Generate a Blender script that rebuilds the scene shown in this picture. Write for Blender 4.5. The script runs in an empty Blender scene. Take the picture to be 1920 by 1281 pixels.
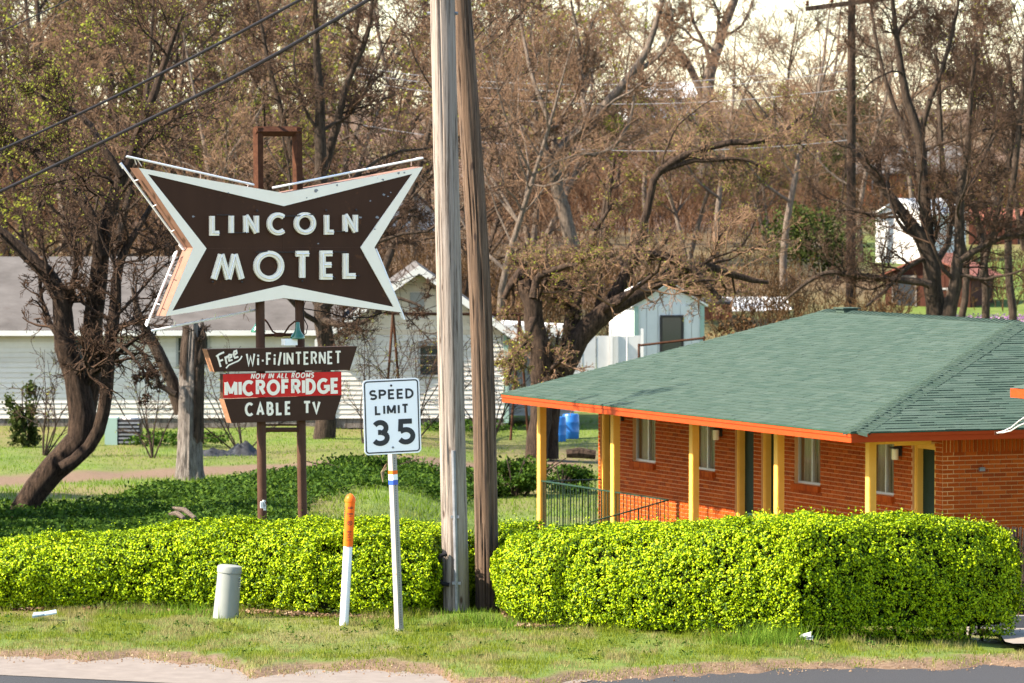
import bpy, math, random
import numpy as np
from mathutils import Vector, Matrix

# ------------------------------------------------------------------ camera, sky, sun, exposure
scene = bpy.context.scene
FPX = 9000.0                      # focal length in pixels of a 1920 px wide frame
PITCH = math.atan(330.0 / FPX)
CAM_Z = 4.8
cam_data = bpy.data.cameras.new("camera")
cam = bpy.data.objects.new("camera", cam_data)
scene.collection.objects.link(cam)
cam.location = (0, 0, CAM_Z)
cam.rotation_euler = (math.pi / 2 - PITCH, 0, 0)
cam_data.sensor_width = 36.0
cam_data.lens = FPX / 1920.0 * 36.0
cam_data.clip_start = 0.5
cam_data.clip_end = 6000
cam_data.dof.use_dof = True
cam_data.dof.focus_distance = 51.0
cam_data.dof.aperture_fstop = 7.5
scene.camera = cam

SUN_EL = math.radians(41)
SUN_H = Vector((-0.97, -0.23, 0)).normalized()
SUN = Vector((SUN_H.x * math.cos(SUN_EL), SUN_H.y * math.cos(SUN_EL), math.sin(SUN_EL)))
world = bpy.data.worlds.new("World")
scene.world = world
world.use_nodes = True
wn = world.node_tree.nodes
sky = wn.new("ShaderNodeTexSky")
sky.sky_type = 'NISHITA'
sky.sun_disc = False
sky.sun_elevation = SUN_EL
sky.sun_rotation = math.atan2(SUN_H.x, SUN_H.y)
sky.air_density = 1.15
sky.dust_density = 0.7
sky.ozone_density = 1.5
wn["Background"].inputs[1].default_value = 0.115
world.node_tree.links.new(sky.outputs[0], wn["Background"].inputs[0])
sun_data = bpy.data.lights.new("sun", 'SUN')
sun_data.energy = 5.0
sun_data.angle = math.radians(0.55)
sun_data.color = (1.0, 0.90, 0.76)
sun = bpy.data.objects.new("sun", sun_data)
scene.collection.objects.link(sun)
sun.rotation_euler = (-SUN).to_track_quat('-Z', 'Y').to_euler()
sun.location = (-40, -10, 60)
vs = scene.view_settings
vs.view_transform = 'Standard'
vs.look = 'None'
vs.exposure = 2.0
vs.gamma = 1.0
scene.cycles.max_bounces = 6
scene.cycles.transparent_max_bounces = 8
scene.cycles.diffuse_bounces = 3
scene.cycles.glossy_bounces = 2

# ------------------------------------------------------------------ helpers
COL = scene.collection
PW = {}
CP, SP = math.cos(PITCH), math.sin(PITCH)

def ray(px, py):
    x = (px - 960.0) / FPX
    y = (640.5 - py) / FPX
    return np.array([x, CP + y * SP, -SP + y * CP])

def W(px, py, d):
    """point seen at a pixel of the photograph, d metres away along Y"""
    r = ray(px, py)
    return np.array([0, 0, CAM_Z]) + r * (d / r[1])

def on_plane(px, py, p0, n):
    r = ray(px, py)
    o = np.array([0, 0, CAM_Z])
    return o + r * (np.dot(p0 - o, n) / np.dot(r, n))

def pxm(d):
    return FPX / d

def attach(o, parent):
    o.parent = parent
    o.matrix_parent_inverse = PW[parent.name].inverted()

def props(o, label=None, cat=None, group=None, kind=None):
    if label: o["label"] = label
    if cat: o["category"] = cat
    if group: o["group"] = group
    if kind: o["kind"] = kind
    return o

def empty(name, loc, label, cat, group=None):
    o = bpy.data.objects.new(name, None)
    o.empty_display_size = 0.2
    COL.objects.link(o)
    o.location = tuple(float(c) for c in loc)
    PW[o.name] = Matrix.Translation(Vector(tuple(float(c) for c in loc)))
    return props(o, label, cat, group)

def link_mesh(name, me, mat=None, parent=None, matrix=None):
    if mat is not None and not me.materials:
        me.materials.append(mat)
    o = bpy.data.objects.new(name, me)
    COL.objects.link(o)
    m = matrix or Matrix.Identity(4)
    o.matrix_basis = m
    PW[o.name] = m
    if parent is not None:
        attach(o, parent)
    return o

def mesh_arrays(name, V, F, smooth=False):
    V = np.asarray(V, dtype=np.float32).reshape(-1, 3)
    me = bpy.data.meshes.new(name)
    if isinstance(F, np.ndarray):
        nf, k = F.shape
        me.vertices.add(len(V)); me.vertices.foreach_set("co", V.ravel())
        me.loops.add(nf * k); me.loops.foreach_set("vertex_index", F.astype(np.int32).ravel())
        me.polygons.add(nf)
        me.polygons.foreach_set("loop_start", np.arange(0, nf * k, k, dtype=np.int32))
        me.polygons.foreach_set("loop_total", np.full(nf, k, dtype=np.int32))
        me.update(calc_edges=True)
    else:
        me.from_pydata([tuple(map(float, v)) for v in V], [], [tuple(int(i) for i in f) for f in F])
    if smooth:
        me.polygons.foreach_set("use_smooth", np.ones(len(me.polygons), dtype=bool))
    me.update()
    return me

class MB:
    """collects simple solids into one mesh"""
    def __init__(self):
        self.v = []; self.f = []
    def add(self, V, F):
        b = len(self.v)
        self.v.extend([tuple(map(float, p)) for p in V])
        self.f.extend([tuple(i + b for i in f) for f in F])
        return self
    def box(self, c, ax, ay, az, sx, sy, sz):
        c = np.array(c, float); ax, ay, az = (np.array(a, float) for a in (ax, ay, az))
        V = [c + ax * sx * i / 2 + ay * sy * j / 2 + az * sz * k / 2 for k in (-1, 1) for j in (-1, 1) for i in (-1, 1)]
        return self.add(V, [(0, 2, 3, 1), (4, 5, 7, 6), (0, 1, 5, 4), (2, 6, 7, 3), (0, 4, 6, 2), (1, 3, 7, 5)])
    def abox(self, x0, x1, y0, y1, z0, z1):
        return self.box(((x0 + x1) / 2, (y0 + y1) / 2, (z0 + z1) / 2), (1, 0, 0), (0, 1, 0), (0, 0, 1), x1 - x0, y1 - y0, z1 - z0)
    def prism(self, poly, off):
        """poly: ring of 3-D points; off: extrusion vector"""
        n = len(poly); off = np.array(off, float)
        V = [np.array(p, float) for p in poly] + [np.array(p, float) + off for p in poly]
        F = [tuple(range(n)), tuple(range(2 * n - 1, n - 1, -1))]
        F += [(i, n + i, n + (i + 1) % n, (i + 1) % n) for i in range(n)]
        return self.add(V, F)
    def tube(self, pts, r, sides=8, cap=True):
        pts = [np.array(p, float) for p in pts]; n = len(pts)
        rr = [r] * n if np.isscalar(r) else list(r)
        V = []; F = []
        d0 = pts[-1] - pts[0]
        ref = np.array([0, 0, 1.0]) if abs(d0[2]) < 0.9 * np.linalg.norm(d0) else np.array([1.0, 0, 0])
        for i, p in enumerate(pts):
            t = pts[min(i + 1, n - 1)] - pts[max(i - 1, 0)]
            t = t / (np.linalg.norm(t) + 1e-9)
            a = np.cross(t, ref); a /= (np.linalg.norm(a) + 1e-9); b = np.cross(t, a)
            for s in range(sides):
                th = 2 * math.pi * s / sides
                V.append(p + rr[i] * (math.cos(th) * a + math.sin(th) * b))
        for i in range(n - 1):
            for s in range(sides):
                s2 = (s + 1) % sides
                F.append((i * sides + s, (i + 1) * sides + s, (i + 1) * sides + s2, i * sides + s2))
        if cap:
            F.append(tuple(range(sides)))
            F.append(tuple((n - 1) * sides + s for s in range(sides - 1, -1, -1)))
        return self.add(V, F)
    def lathe(self, base, axis, prof, sides=20):
        """prof: list of (height, radius)"""
        axis = np.array(axis, float) / np.linalg.norm(axis)
        pts = [np.array(base, float) + axis * h for h, _ in prof]
        ref = np.array([1.0, 0, 0]) if abs(axis[0]) < 0.8 else np.array([0, 1.0, 0])
        a = np.cross(axis, ref); a /= np.linalg.norm(a); b = np.cross(axis, a)
        V = []; F = []
        for p, (_, r) in zip(pts, prof):
            for s in range(sides):
                th = 2 * math.pi * s / sides
                V.append(p + max(r, 1e-4) * (math.cos(th) * a + math.sin(th) * b))
        for i in range(len(prof) - 1):
            for s in range(sides):
                s2 = (s + 1) % sides
                F.append((i * sides + s, i * sides + s2, (i + 1) * sides + s2, (i + 1) * sides + s))
        F.append(tuple(range(sides - 1, -1, -1)))
        F.append(tuple((len(prof) - 1) * sides + s for s in range(sides)))
        return self.add(V, F)
    def build(self, name, mat, parent=None, smooth=False):
        me = mesh_arrays(name, self.v, self.f)
        if smooth:
            me.polygons.foreach_set("use_smooth", np.ones(len(me.polygons), dtype=bool))
            try: me.set_sharp_from_angle(angle=math.radians(40))
            except Exception: pass
        return link_mesh(name, me, mat, parent)

# ------------------------------------------------------------------ materials
def new_mat(name):
    m = bpy.data.materials.new(name); m.use_nodes = True
    nt = m.node_tree
    return m, nt, nt.nodes["Principled BSDF"]

def ramp(nt, stops):
    r = nt.nodes.new("ShaderNodeValToRGB")
    els = r.color_ramp.elements
    while len(els) < len(stops): els.new(0.5)
    for e, (p, c) in zip(els, stops):
        e.position = p; e.color = (c[0], c[1], c[2], 1)
    return r

def noise(nt, scale, detail=4.0, rough=0.6, vec=None, stretch=None, coord="Object"):
    tc = nt.nodes.new("ShaderNodeTexCoord")
    n = nt.nodes.new("ShaderNodeTexNoise")
    n.inputs["Scale"].default_value = scale
    n.inputs["Detail"].default_value = detail
    n.inputs["Roughness"].default_value = rough
    src = tc.outputs[coord]
    if stretch:
        mp = nt.nodes.new("ShaderNodeMapping")
        mp.inputs["Scale"].default_value = stretch
        nt.links.new(src, mp.inputs["Vector"]); src = mp.outputs[0]
    nt.links.new(src, n.inputs["Vector"])
    return n

def mixc(nt, fac, a, b, mode='MIX'):
    m = nt.nodes.new("ShaderNodeMix"); m.data_type = 'RGBA'; m.blend_type = mode
    for sock, val in ((m.inputs[0], fac), (m.inputs[6], a), (m.inputs[7], b)):
        if hasattr(val, "links"): nt.links.new(val, sock)
        elif isinstance(val, (int, float)): sock.default_value = val
        else: sock.default_value = (val[0], val[1], val[2], 1)
    return m.outputs[2]

def bump(nt, bsdf, height, strength=0.3, dist=0.02):
    b = nt.nodes.new("ShaderNodeBump")
    b.inputs["Strength"].default_value = strength
    b.inputs["Distance"].default_value = dist
    nt.links.new(height, b.inputs["Height"])
    nt.links.new(b.outputs[0], bsdf.inputs["Normal"])

def rand_value(nt):
    """a random number per piece, whether it is an object or an island of a mesh"""
    oi = nt.nodes.new("ShaderNodeObjectInfo"); ge = nt.nodes.new("ShaderNodeNewGeometry")
    ad = nt.nodes.new("ShaderNodeMath"); ad.operation = 'ADD'
    nt.links.new(oi.outputs["Random"], ad.inputs[0]); nt.links.new(ge.outputs["Random Per Island"], ad.inputs[1])
    fr = nt.nodes.new("ShaderNodeMath"); fr.operation = 'FRACT'
    nt.links.new(ad.outputs[0], fr.inputs[0])
    return fr.outputs[0]

def mat_worn(name, c1, c2, scale=8, rough=0.6, c3=None, t3=0.68, bstr=0.15, stretch=None, metallic=0.0, scale3=None, spec=0.12):
    m, nt, b = new_mat(name)
    n = noise(nt, scale, 6, 0.65, stretch=stretch)
    r = ramp(nt, [(0.3, c1), (0.7, c2)])
    nt.links.new(n.outputs["Fac"], r.inputs[0])
    out = r.outputs[0]
    if c3 is not None:
        n3 = noise(nt, scale3 or scale * 2.3, 8, 0.7)
        r3 = ramp(nt, [(t3, (0, 0, 0)), (t3 + 0.03, (1, 1, 1))])
        nt.links.new(n3.outputs["Fac"], r3.inputs[0])
        out = mixc(nt, r3.outputs[0], out, c3)
    nt.links.new(out, b.inputs["Base Color"])
    b.inputs["Roughness"].default_value = rough
    b.inputs["Metallic"].default_value = metallic
    b.inputs["Specular IOR Level"].default_value = spec
    if bstr: bump(nt, b, n.outputs["Fac"], bstr, 0.01)
    return m

def mat_pieces(name, stops, rough=0.85, grain=60, gamt=0.35, bstr=0.25):
    """pieces of one kind, each with its own tone"""
    m, nt, b = new_mat(name)
    r = ramp(nt, stops)
    nt.links.new(rand_value(nt), r.inputs[0])
    n = noise(nt, grain, 5, 0.7)
    g = ramp(nt, [(0.25, (1 - gamt,) * 3), (0.75, (1 + gamt * 0.4,) * 3)])
    nt.links.new(n.outputs["Fac"], g.inputs[0])
    nt.links.new(mixc(nt, 1.0, r.outputs[0], g.outputs[0], 'MULTIPLY'), b.inputs["Base Color"])
    b.inputs["Roughness"].default_value = rough
    b.inputs["Specular IOR Level"].default_value = 0.08
    bump(nt, b, n.outputs["Fac"], bstr, 0.004)
    return m

def mat_leaf(name, stops, trans=0.35, rough=0.45, spec=0.4):
    m, nt, b = new_mat(name)
    r = ramp(nt, stops)
    ge = nt.nodes.new("ShaderNodeNewGeometry")
    nt.links.new(ge.outputs["Random Per Island"], r.inputs[0])
    n = noise(nt, 1.3, 3, 0.6)
    g = ramp(nt, [(0.3, (0.78, 0.82, 0.75)), (0.7, (1.12, 1.1, 1.0))])
    nt.links.new(n.outputs["Fac"], g.inputs[0])
    colr = mixc(nt, 1.0, r.outputs[0], g.outputs[0], 'MULTIPLY')
    nt.links.new(colr, b.inputs["Base Color"])
    b.inputs["Roughness"].default_value = rough
    b.inputs["Specular IOR Level"].default_value = spec
    if trans:
        tr = nt.nodes.new("ShaderNodeBsdfTranslucent")
        nt.links.new(colr, tr.inputs[0])
        mx = nt.nodes.new("ShaderNodeMixShader"); mx.inputs[0].default_value = trans
        nt.links.new(b.outputs[0], mx.inputs[1]); nt.links.new(tr.outputs[0], mx.inputs[2])
        nt.links.new(mx.outputs[0], nt.nodes["Material Output"].inputs[0])
    return m

def mat_wood_pole(name, c1, c2, c3):
    m, nt, b = new_mat(name)
    n = noise(nt, 3.0, 9, 0.75, stretch=(14, 14, 0.45))
    r = ramp(nt, [(0.28, c1), (0.5, c2), (0.72, c3)])
    nt.links.new(n.outputs["Fac"], r.inputs[0])
    n2 = noise(nt, 1.0, 10, 0.8, stretch=(34, 34, 0.55))
    r2 = ramp(nt, [(0.40, (0.16, 0.12, 0.09)), (0.50, (1, 1, 1))])
    nt.links.new(n2.outputs["Fac"], r2.inputs[0])
    c = mixc(nt, 1.0, r.outputs[0], r2.outputs[0], 'MULTIPLY')
    vo = nt.nodes.new("ShaderNodeTexVoronoi"); vo.inputs["Scale"].default_value = 2.2
    tc = nt.nodes.new("ShaderNodeTexCoord"); mp = nt.nodes.new("ShaderNodeMapping")
    mp.inputs["Scale"].default_value = (2.0, 2.0, 0.8)
    nt.links.new(tc.outputs["Object"], mp.inputs[0]); nt.links.new(mp.outputs[0], vo.inputs["Vector"])
    r3 = ramp(nt, [(0.05, (0.25, 0.16, 0.1)), (0.1, (1, 1, 1))])
    nt.links.new(vo.outputs["Distance"], r3.inputs[0])
    c = mixc(nt, 1.0, c, r3.outputs[0], 'MULTIPLY')
    nt.links.new(c, b.inputs["Base Color"])
    b.inputs["Roughness"].default_value = 0.9
    bump(nt, b, n2.outputs["Fac"], 0.6, 0.02)
    return m

def mat_plain(name, c, rough=0.5, metallic=0.0, spec=0.5, emit=None):
    m, nt, b = new_mat(name)
    b.inputs["Base Color"].default_value = (*c, 1)
    b.inputs["Roughness"].default_value = rough
    b.inputs["Metallic"].default_value = metallic
    b.inputs["Specular IOR Level"].default_value = spec
    return m

MT = {}
MT['asphalt'] = mat_worn('asphalt', (0.03, 0.0294, 0.03), (0.0468, 0.045, 0.0456), 60, 0.9, (0.09, 0.081, 0.072), 0.66, 0.5, scale3=140)
MT['concrete'] = mat_worn('pale_concrete', (0.143, 0.1183, 0.099), (0.187, 0.1568, 0.132), 5, 0.9, (0.099, 0.06875, 0.0495), 0.66, 0.2, scale3=30)
MT['drive'] = mat_worn('drive_concrete', (0.165, 0.1375, 0.11), (0.231, 0.198, 0.165), 5, 0.9, (0.121, 0.099, 0.077), 0.64, 0.2)
MT['brown'] = mat_worn('sign_brown_enamel', (0.040, 0.0165, 0.0085), (0.053, 0.0225, 0.012), 3, 0.5, (0.075, 0.03, 0.013), 0.62, 0.03, stretch=(1, 1, 0.25), scale3=6)
MT['side'] = mat_worn('cabinet_side_paint', (0.1663, 0.0836, 0.05445), (0.2059, 0.1144, 0.0792), 6, 0.7, (0.099, 0.044, 0.02475), 0.66, 0.1)
MT['cream'] = mat_worn('sign_cream_border', (0.84, 0.73, 0.59), (0.88, 0.79, 0.66), 3, 0.55, (0.28, 0.29, 0.30), 0.70, 0.05, scale3=11)
MT['letter'] = mat_worn('letter_cream_enamel', (0.84, 0.73, 0.57), (0.88, 0.80, 0.66), 10, 0.45, (0.36, 0.2, 0.1), 0.73, 0.05, scale3=24)
MT['tube'] = mat_plain('neon_glass_tube', (0.78, 0.75, 0.74), 0.25, 0, 0.6)
MT['rust'] = mat_worn('rusty_steel', (0.0325, 0.01138, 0.00585), (0.078, 0.03088, 0.01462), 14, 0.85, (0.01462, 0.0065, 0.00455), 0.62, 0.4)
MT['postbrown'] = mat_worn('post_brown_paint', (0.05, 0.023, 0.014), (0.075, 0.036, 0.022), 8, 0.6, (0.14, 0.06, 0.03), 0.68, 0.1)
MT['boardbrown'] = mat_worn('board_brown_paint', (0.040, 0.018, 0.010), (0.052, 0.025, 0.015), 4, 0.55, None, 0.7, 0.05)
MT['boardside'] = mat_worn('board_edge_wood', (0.198, 0.096, 0.051), (0.27, 0.138, 0.078), 9, 0.8, None, 0.7, 0.1, stretch=(1, 1, 5))
MT['red'] = mat_worn('board_red_paint', (0.48, 0.017, 0.014), (0.60, 0.03, 0.022), 5, 0.5, None, 0.7, 0.03)
MT['white'] = mat_worn('white_paint', (0.76, 0.75, 0.72), (0.84, 0.83, 0.80), 6, 0.55, None, 0.7, 0.05)
MT['signwhite'] = mat_worn('reflective_white_sheet', (0.86, 0.83, 0.79), (0.89, 0.86, 0.82), 4, 0.5, None, 0.7, 0.02)
MT['black'] = mat_plain('black_paint', (0.012, 0.012, 0.013), 0.5)
MT['darkrod'] = mat_plain('dark_rod', (0.02, 0.014, 0.012), 0.7)
MT['steelpost'] = mat_worn('galvanised_post', (0.2625, 0.2351, 0.2107), (0.357, 0.3322, 0.3038), 5, 0.55, (0.21, 0.1329, 0.0882), 0.6, 0.08, stretch=(3, 3, 0.6), metallic=0.15, scale3=3)
MT['blue'] = mat_plain('blue_tape', (0.01, 0.06, 0.42), 0.4)
MT['orange'] = mat_worn('orange_plastic', (0.72, 0.10, 0.008), (0.82, 0.15, 0.015), 7, 0.4, None, 0.7, 0.02)
MT['whitepvc'] = mat_worn('white_pvc', (0.624, 0.616, 0.6), (0.688, 0.68, 0.664), 4, 0.4, None, 0.7, 0.02)
MT['greypvc'] = mat_worn('pale_grey_plastic', (0.198, 0.2063, 0.1843), (0.231, 0.2365, 0.2145), 4, 0.5, None, 0.7, 0.05)
MT['greenlamp'] = mat_plain('green_enamel', (0.012, 0.10, 0.055), 0.2, 0, 0.7)
MT['greymetal'] = mat_worn('grey_conduit', (0.16, 0.16, 0.17), (0.26, 0.26, 0.27), 9, 0.5, None, 0.7, 0.1, metallic=0.3)
MT['cable'] = mat_plain('black_cable', (0.012, 0.011, 0.013), 0.8, 0, 0.1)
MT['brick'] = mat_pieces('brick', [(0.0, (0.2614, 0.04176, 0.00648)), (0.15, (0.3326, 0.054, 0.00648)), (0.7, (0.396, 0.06624, 0.0072)), (1.0, (0.4435, 0.0864, 0.01008))], 0.85, 45, 0.3)
MT['mortar'] = mat_worn('mortar', (0.58, 0.29, 0.12), (0.66, 0.36, 0.17), 30, 0.95, None, 0.7, 0.2)
MT['shingle'] = mat_pieces('green_shingle', [(0.0, (0.03956, 0.06536, 0.04816)), (0.25, (0.04816, 0.07396, 0.05504)), (0.8, (0.05504, 0.08084, 0.06106)), (1.0, (0.06192, 0.08772, 0.06708))], 0.95, 120, 0.45)
MT['fascia'] = mat_worn('orange_fascia_paint', (0.3224, 0.03844, 0.0062), (0.3596, 0.0496, 0.00868), 5, 0.5, None, 0.7, 0.05, stretch=(1, 1, 4))
MT['yellow'] = mat_worn('yellow_paint', (0.74, 0.38, 0.06), (0.80, 0.44, 0.09), 5, 0.5, None, 0.7, 0.05)
MT['soffit'] = mat_worn('soffit_paint', (0.66, 0.5, 0.33), (0.72, 0.56, 0.4), 3, 0.7)
MT['doorgreen'] = mat_worn('dark_green_door', (0.010, 0.022, 0.014), (0.016, 0.032, 0.02), 5, 0.5)
MT['railgreen'] = mat_plain('green_railing_paint', (0.012, 0.036, 0.02), 0.5, 0, 0.25)
MT['alu'] = mat_plain('window_aluminium', (0.55, 0.53, 0.5), 0.4, 0.4)
MT['curtain'] = mat_worn('tan_curtain', (0.34, 0.24, 0.15), (0.60, 0.46, 0.33), 3, 0.9, None, 0.7, 0.3, stretch=(16, 16, 0.15))
MT['siding'] = mat_pieces('white_siding', [(0.0, (0.50, 0.455, 0.40)), (0.5, (0.56, 0.515, 0.46)), (1.0, (0.61, 0.565, 0.51))], 0.7, 3, 0.12, 0.05)
MT['tansiding'] = mat_pieces('tan_siding', [(0.0, (0.50, 0.39, 0.28)), (0.6, (0.56, 0.46, 0.35)), (1.0, (0.60, 0.52, 0.42))], 0.8, 6, 0.2, 0.1)
MT['greysiding'] = mat_pieces('grey_siding', [(0.0, (0.252, 0.24, 0.228)), (1.0, (0.33, 0.318, 0.3))], 0.8, 6, 0.2, 0.1)
MT['greyroof'] = mat_worn('weathered_grey_roof', (0.0605, 0.0539, 0.0495), (0.1045, 0.0946, 0.088), 1.2, 0.9, (0.077, 0.066, 0.0605), 0.62, 0.3, stretch=(1, 1, 3))
MT['greenfrom'] = mat_plain('mint_trim', (0.252, 0.348, 0.288), 0.6)
MT['glass'] = mat_plain('dark_window_glass', (0.03, 0.035, 0.04), 0.08, 0, 0.7)
MT['metalwhite'] = mat_worn('white_sheet_metal', (0.525, 0.5092, 0.483), (0.6, 0.582, 0.5451), 2, 0.45, (0.375, 0.291, 0.2208), 0.7, 0.05)
MT['barnred'] = mat_worn('red_weathered_boards', (0.04, 0.014, 0.009), (0.075, 0.026, 0.016), 6, 0.85, (0.025, 0.012, 0.008), 0.62, 0.2, stretch=(3, 3, 0.3))
MT['redroof'] = mat_worn('rusty_red_roof', (0.18, 0.06, 0.04), (0.24, 0.095, 0.065), 5, 0.8, (0.1, 0.035, 0.02), 0.62, 0.2)
MT['orangebrick'] = mat_worn('orange_brick_wall', (0.189, 0.0585, 0.027), (0.2475, 0.09, 0.045), 7, 0.9, (0.135, 0.036, 0.018), 0.6, 0.2)
MT['blueplastic'] = mat_plain('blue_barrel_plastic', (0.012, 0.12, 0.372), 0.4)
MT['debris'] = mat_worn('dark_tarp', (0.008, 0.008, 0.009), (0.045, 0.045, 0.047), 6, 0.5, (0.5, 0.5, 0.5), 0.72, 0.3)
MT['litterblue'] = mat_plain('litter_card', (0.21, 0.27, 0.3), 0.6)
MT['paper'] = mat_plain('litter_paper', (0.56, 0.546, 0.532), 0.7)
def mat_bark(name, c1, c2, sc=5):
    m, nt, b = new_mat(name)
    n = noise(nt, sc, 8, 0.8, stretch=(3.5, 3.5, 0.7))
    r = ramp(nt, [(0.38, c1), (0.62, c2)])
    nt.links.new(n.outputs["Fac"], r.inputs[0])
    nt.links.new(r.outputs[0], b.inputs["Base Color"])
    b.inputs["Roughness"].default_value = 0.95
    b.inputs["Specular IOR Level"].default_value = 0.15
    bump(nt, b, n.outputs["Fac"], 1.0, 0.09)
    return m
MT['bark_dark'] = mat_bark('dark_bark', (0.012, 0.0075, 0.005), (0.085, 0.054, 0.036))
MT['bark_mid'] = mat_bark('brown_bark', (0.021, 0.014, 0.0098), (0.0875, 0.0602, 0.042))
MT['bark_pale'] = mat_bark('pale_bark', (0.08288, 0.06045, 0.04485), (0.2145, 0.1658, 0.1268))
MT['bark_dead'] = mat_bark('dead_grey_wood', (0.072, 0.057, 0.048), (0.252, 0.216, 0.186))
MT['twig'] = mat_worn('twig_brown', (0.03326, 0.01848, 0.01122), (0.07392, 0.04356, 0.02693), 1.5, 0.9, bstr=0)
MT['twig_pale'] = mat_worn('twig_pale_brown', (0.1075, 0.06169, 0.03612), (0.2149, 0.1299, 0.07738), 1.0, 0.9, bstr=0)
MT['brush'] = mat_leaf('dry_brush', [(0.0, (0.0312, 0.0172, 0.00816)), (0.5, (0.07176, 0.03871, 0.01795)), (1.0, (0.131, 0.07258, 0.03264))], 0.15, 0.9, 0.1)
MT['brush_orange'] = mat_leaf('rust_coloured_brush', [(0.0, (0.05525, 0.0273, 0.01625)), (0.5, (0.1105, 0.0533, 0.03055)), (1.0, (0.169, 0.091, 0.052))], 0.15, 0.9, 0.1)
MT['hedge'] = mat_leaf('hedge_leaf', [(0.0, (0.012, 0.03422, 0.00384)), (0.22, (0.04715, 0.09976, 0.00384)), (0.42, (0.1886, 0.2852, 0.00256)), (0.75, (0.3429, 0.4373, 0.00256)), (1.0, (0.3948, 0.4802, 0.008))], 0.14, 0.48, 0.10)
MT['hedgecore'] = mat_worn('hedge_twig_shade', (0.0048, 0.0064, 0.0024), (0.014, 0.016, 0.0056), 14, 0.95, bstr=0.8, spec=0.0)  # twig core made near-black, so its colour carries the shade inside the hedge
MT['bud'] = mat_leaf('spring_bud_leaf', [(0.0, (0.1456, 0.168, 0.021)), (0.6, (0.273, 0.2856, 0.035)), (1.0, (0.3822, 0.3696, 0.07))], 0.4, 0.7, 0.1)
MT['evergreen'] = mat_leaf('evergreen_leaf', [(0.0, (0.018, 0.027, 0.006)), (0.6, (0.045, 0.06, 0.0132)), (1.0, (0.078, 0.096, 0.024))], 0.3, 0.7, 0.08)
MT['cover'] = mat_leaf('ground_cover_leaf', [(0.0, (0.012, 0.032, 0.004)), (0.6, (0.038, 0.078, 0.007)), (1.0, (0.075, 0.125, 0.012))], 0.25, 0.7, 0.08)
MT['litter'] = mat_leaf('dry_fallen_leaf', [(0.0, (0.096, 0.048, 0.027)), (0.6, (0.204, 0.12, 0.072)), (1.0, (0.33, 0.24, 0.162))], 0.15, 0.8, 0.2)
def mat_grass(name, dry_lo, dry_hi, fresh_a, fresh_b, sc):
    m, nt, b = new_mat(name)
    n = noise(nt, sc, 5, 0.65, stretch=(1, 0.45, 1))
    ge = nt.nodes.new("ShaderNodeNewGeometry")
    g = ramp(nt, [(0.0, fresh_a), (1.0, fresh_b)]); nt.links.new(ge.outputs["Random Per Island"], g.inputs[0])
    d = ramp(nt, [(0.0, (0.15, 0.125, 0.035)), (1.0, (0.30, 0.26, 0.11))]); nt.links.new(ge.outputs["Random Per Island"], d.inputs[0])
    f = ramp(nt, [(dry_lo, (0, 0, 0)), (dry_hi, (1, 1, 1))]); nt.links.new(n.outputs["Fac"], f.inputs[0])
    c = mixc(nt, f.outputs[0], g.outputs[0], d.outputs[0])
    nt.links.new(c, b.inputs["Base Color"]); b.inputs["Roughness"].default_value = 0.7
    b.inputs["Specular IOR Level"].default_value = 0.08
    tr = nt.nodes.new("ShaderNodeBsdfTranslucent"); nt.links.new(c, tr.inputs[0])
    mx = nt.nodes.new("ShaderNodeMixShader"); mx.inputs[0].default_value = 0.35
    nt.links.new(b.outputs[0], mx.inputs[1]); nt.links.new(tr.outputs[0], mx.inputs[2])
    nt.links.new(mx.outputs[0], nt.nodes["Material Output"].inputs[0])
    return m
MT['grass'] = mat_grass('verge_grass', 0.47, 0.57, (0.0858, 0.1236, 0.0072), (0.198, 0.2225, 0.0192), 1.6)
MT['lawn'] = mat_grass('lawn_grass', 0.60, 0.75, (0.06653, 0.1293, 0.00486), (0.1572, 0.2313, 0.01215), 0.35)
MT['weeds'] = mat_grass('tall_green_grass', 0.85, 0.95, (0.065, 0.13, 0.00975), (0.156, 0.234, 0.02275), 2)

def mat_ground():
    m, nt, b = new_mat('ground_soil_and_grass')
    at = nt.nodes.new("ShaderNodeAttribute"); at.attribute_name = "cover"
    sep = nt.nodes.new("ShaderNodeSeparateColor"); nt.links.new(at.outputs["Color"], sep.inputs[0])
    n = noise(nt, 2.0, 8, 0.7); n2 = noise(nt, 22, 6, 0.7)
    green = ramp(nt, [(0.3, (0.05, 0.085, 0.010)), (0.7, (0.12, 0.15, 0.03))]); nt.links.new(n.outputs["Fac"], green.inputs[0])
    dry = ramp(nt, [(0.3, (0.085, 0.07, 0.024)), (0.7, (0.18, 0.145, 0.06))]); nt.links.new(n2.outputs["Fac"], dry.inputs[0])
    dirt = ramp(nt, [(0.3, (0.078, 0.046, 0.025)), (0.7, (0.18, 0.122, 0.08))]); nt.links.new(n2.outputs["Fac"], dirt.inputs[0])
    brown = ramp(nt, [(0.3, (0.055, 0.033, 0.02)), (0.7, (0.12, 0.068, 0.04))]); nt.links.new(n.outputs["Fac"], brown.inputs[0])
    c = mixc(nt, sep.outputs[0], green.outputs[0], dry.outputs[0])
    c = mixc(nt, sep.outputs[1], c, dirt.outputs[0])
    c = mixc(nt, sep.outputs[2], c, brown.outputs[0])
    nt.links.new(c, b.inputs["Base Color"]); b.inputs["Roughness"].default_value = 0.95
    b.inputs["Specular IOR Level"].default_value = 0.15
    bump(nt, b, n2.outputs["Fac"], 0.6, 0.03)
    return m
MT['ground'] = mat_ground()

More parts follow.
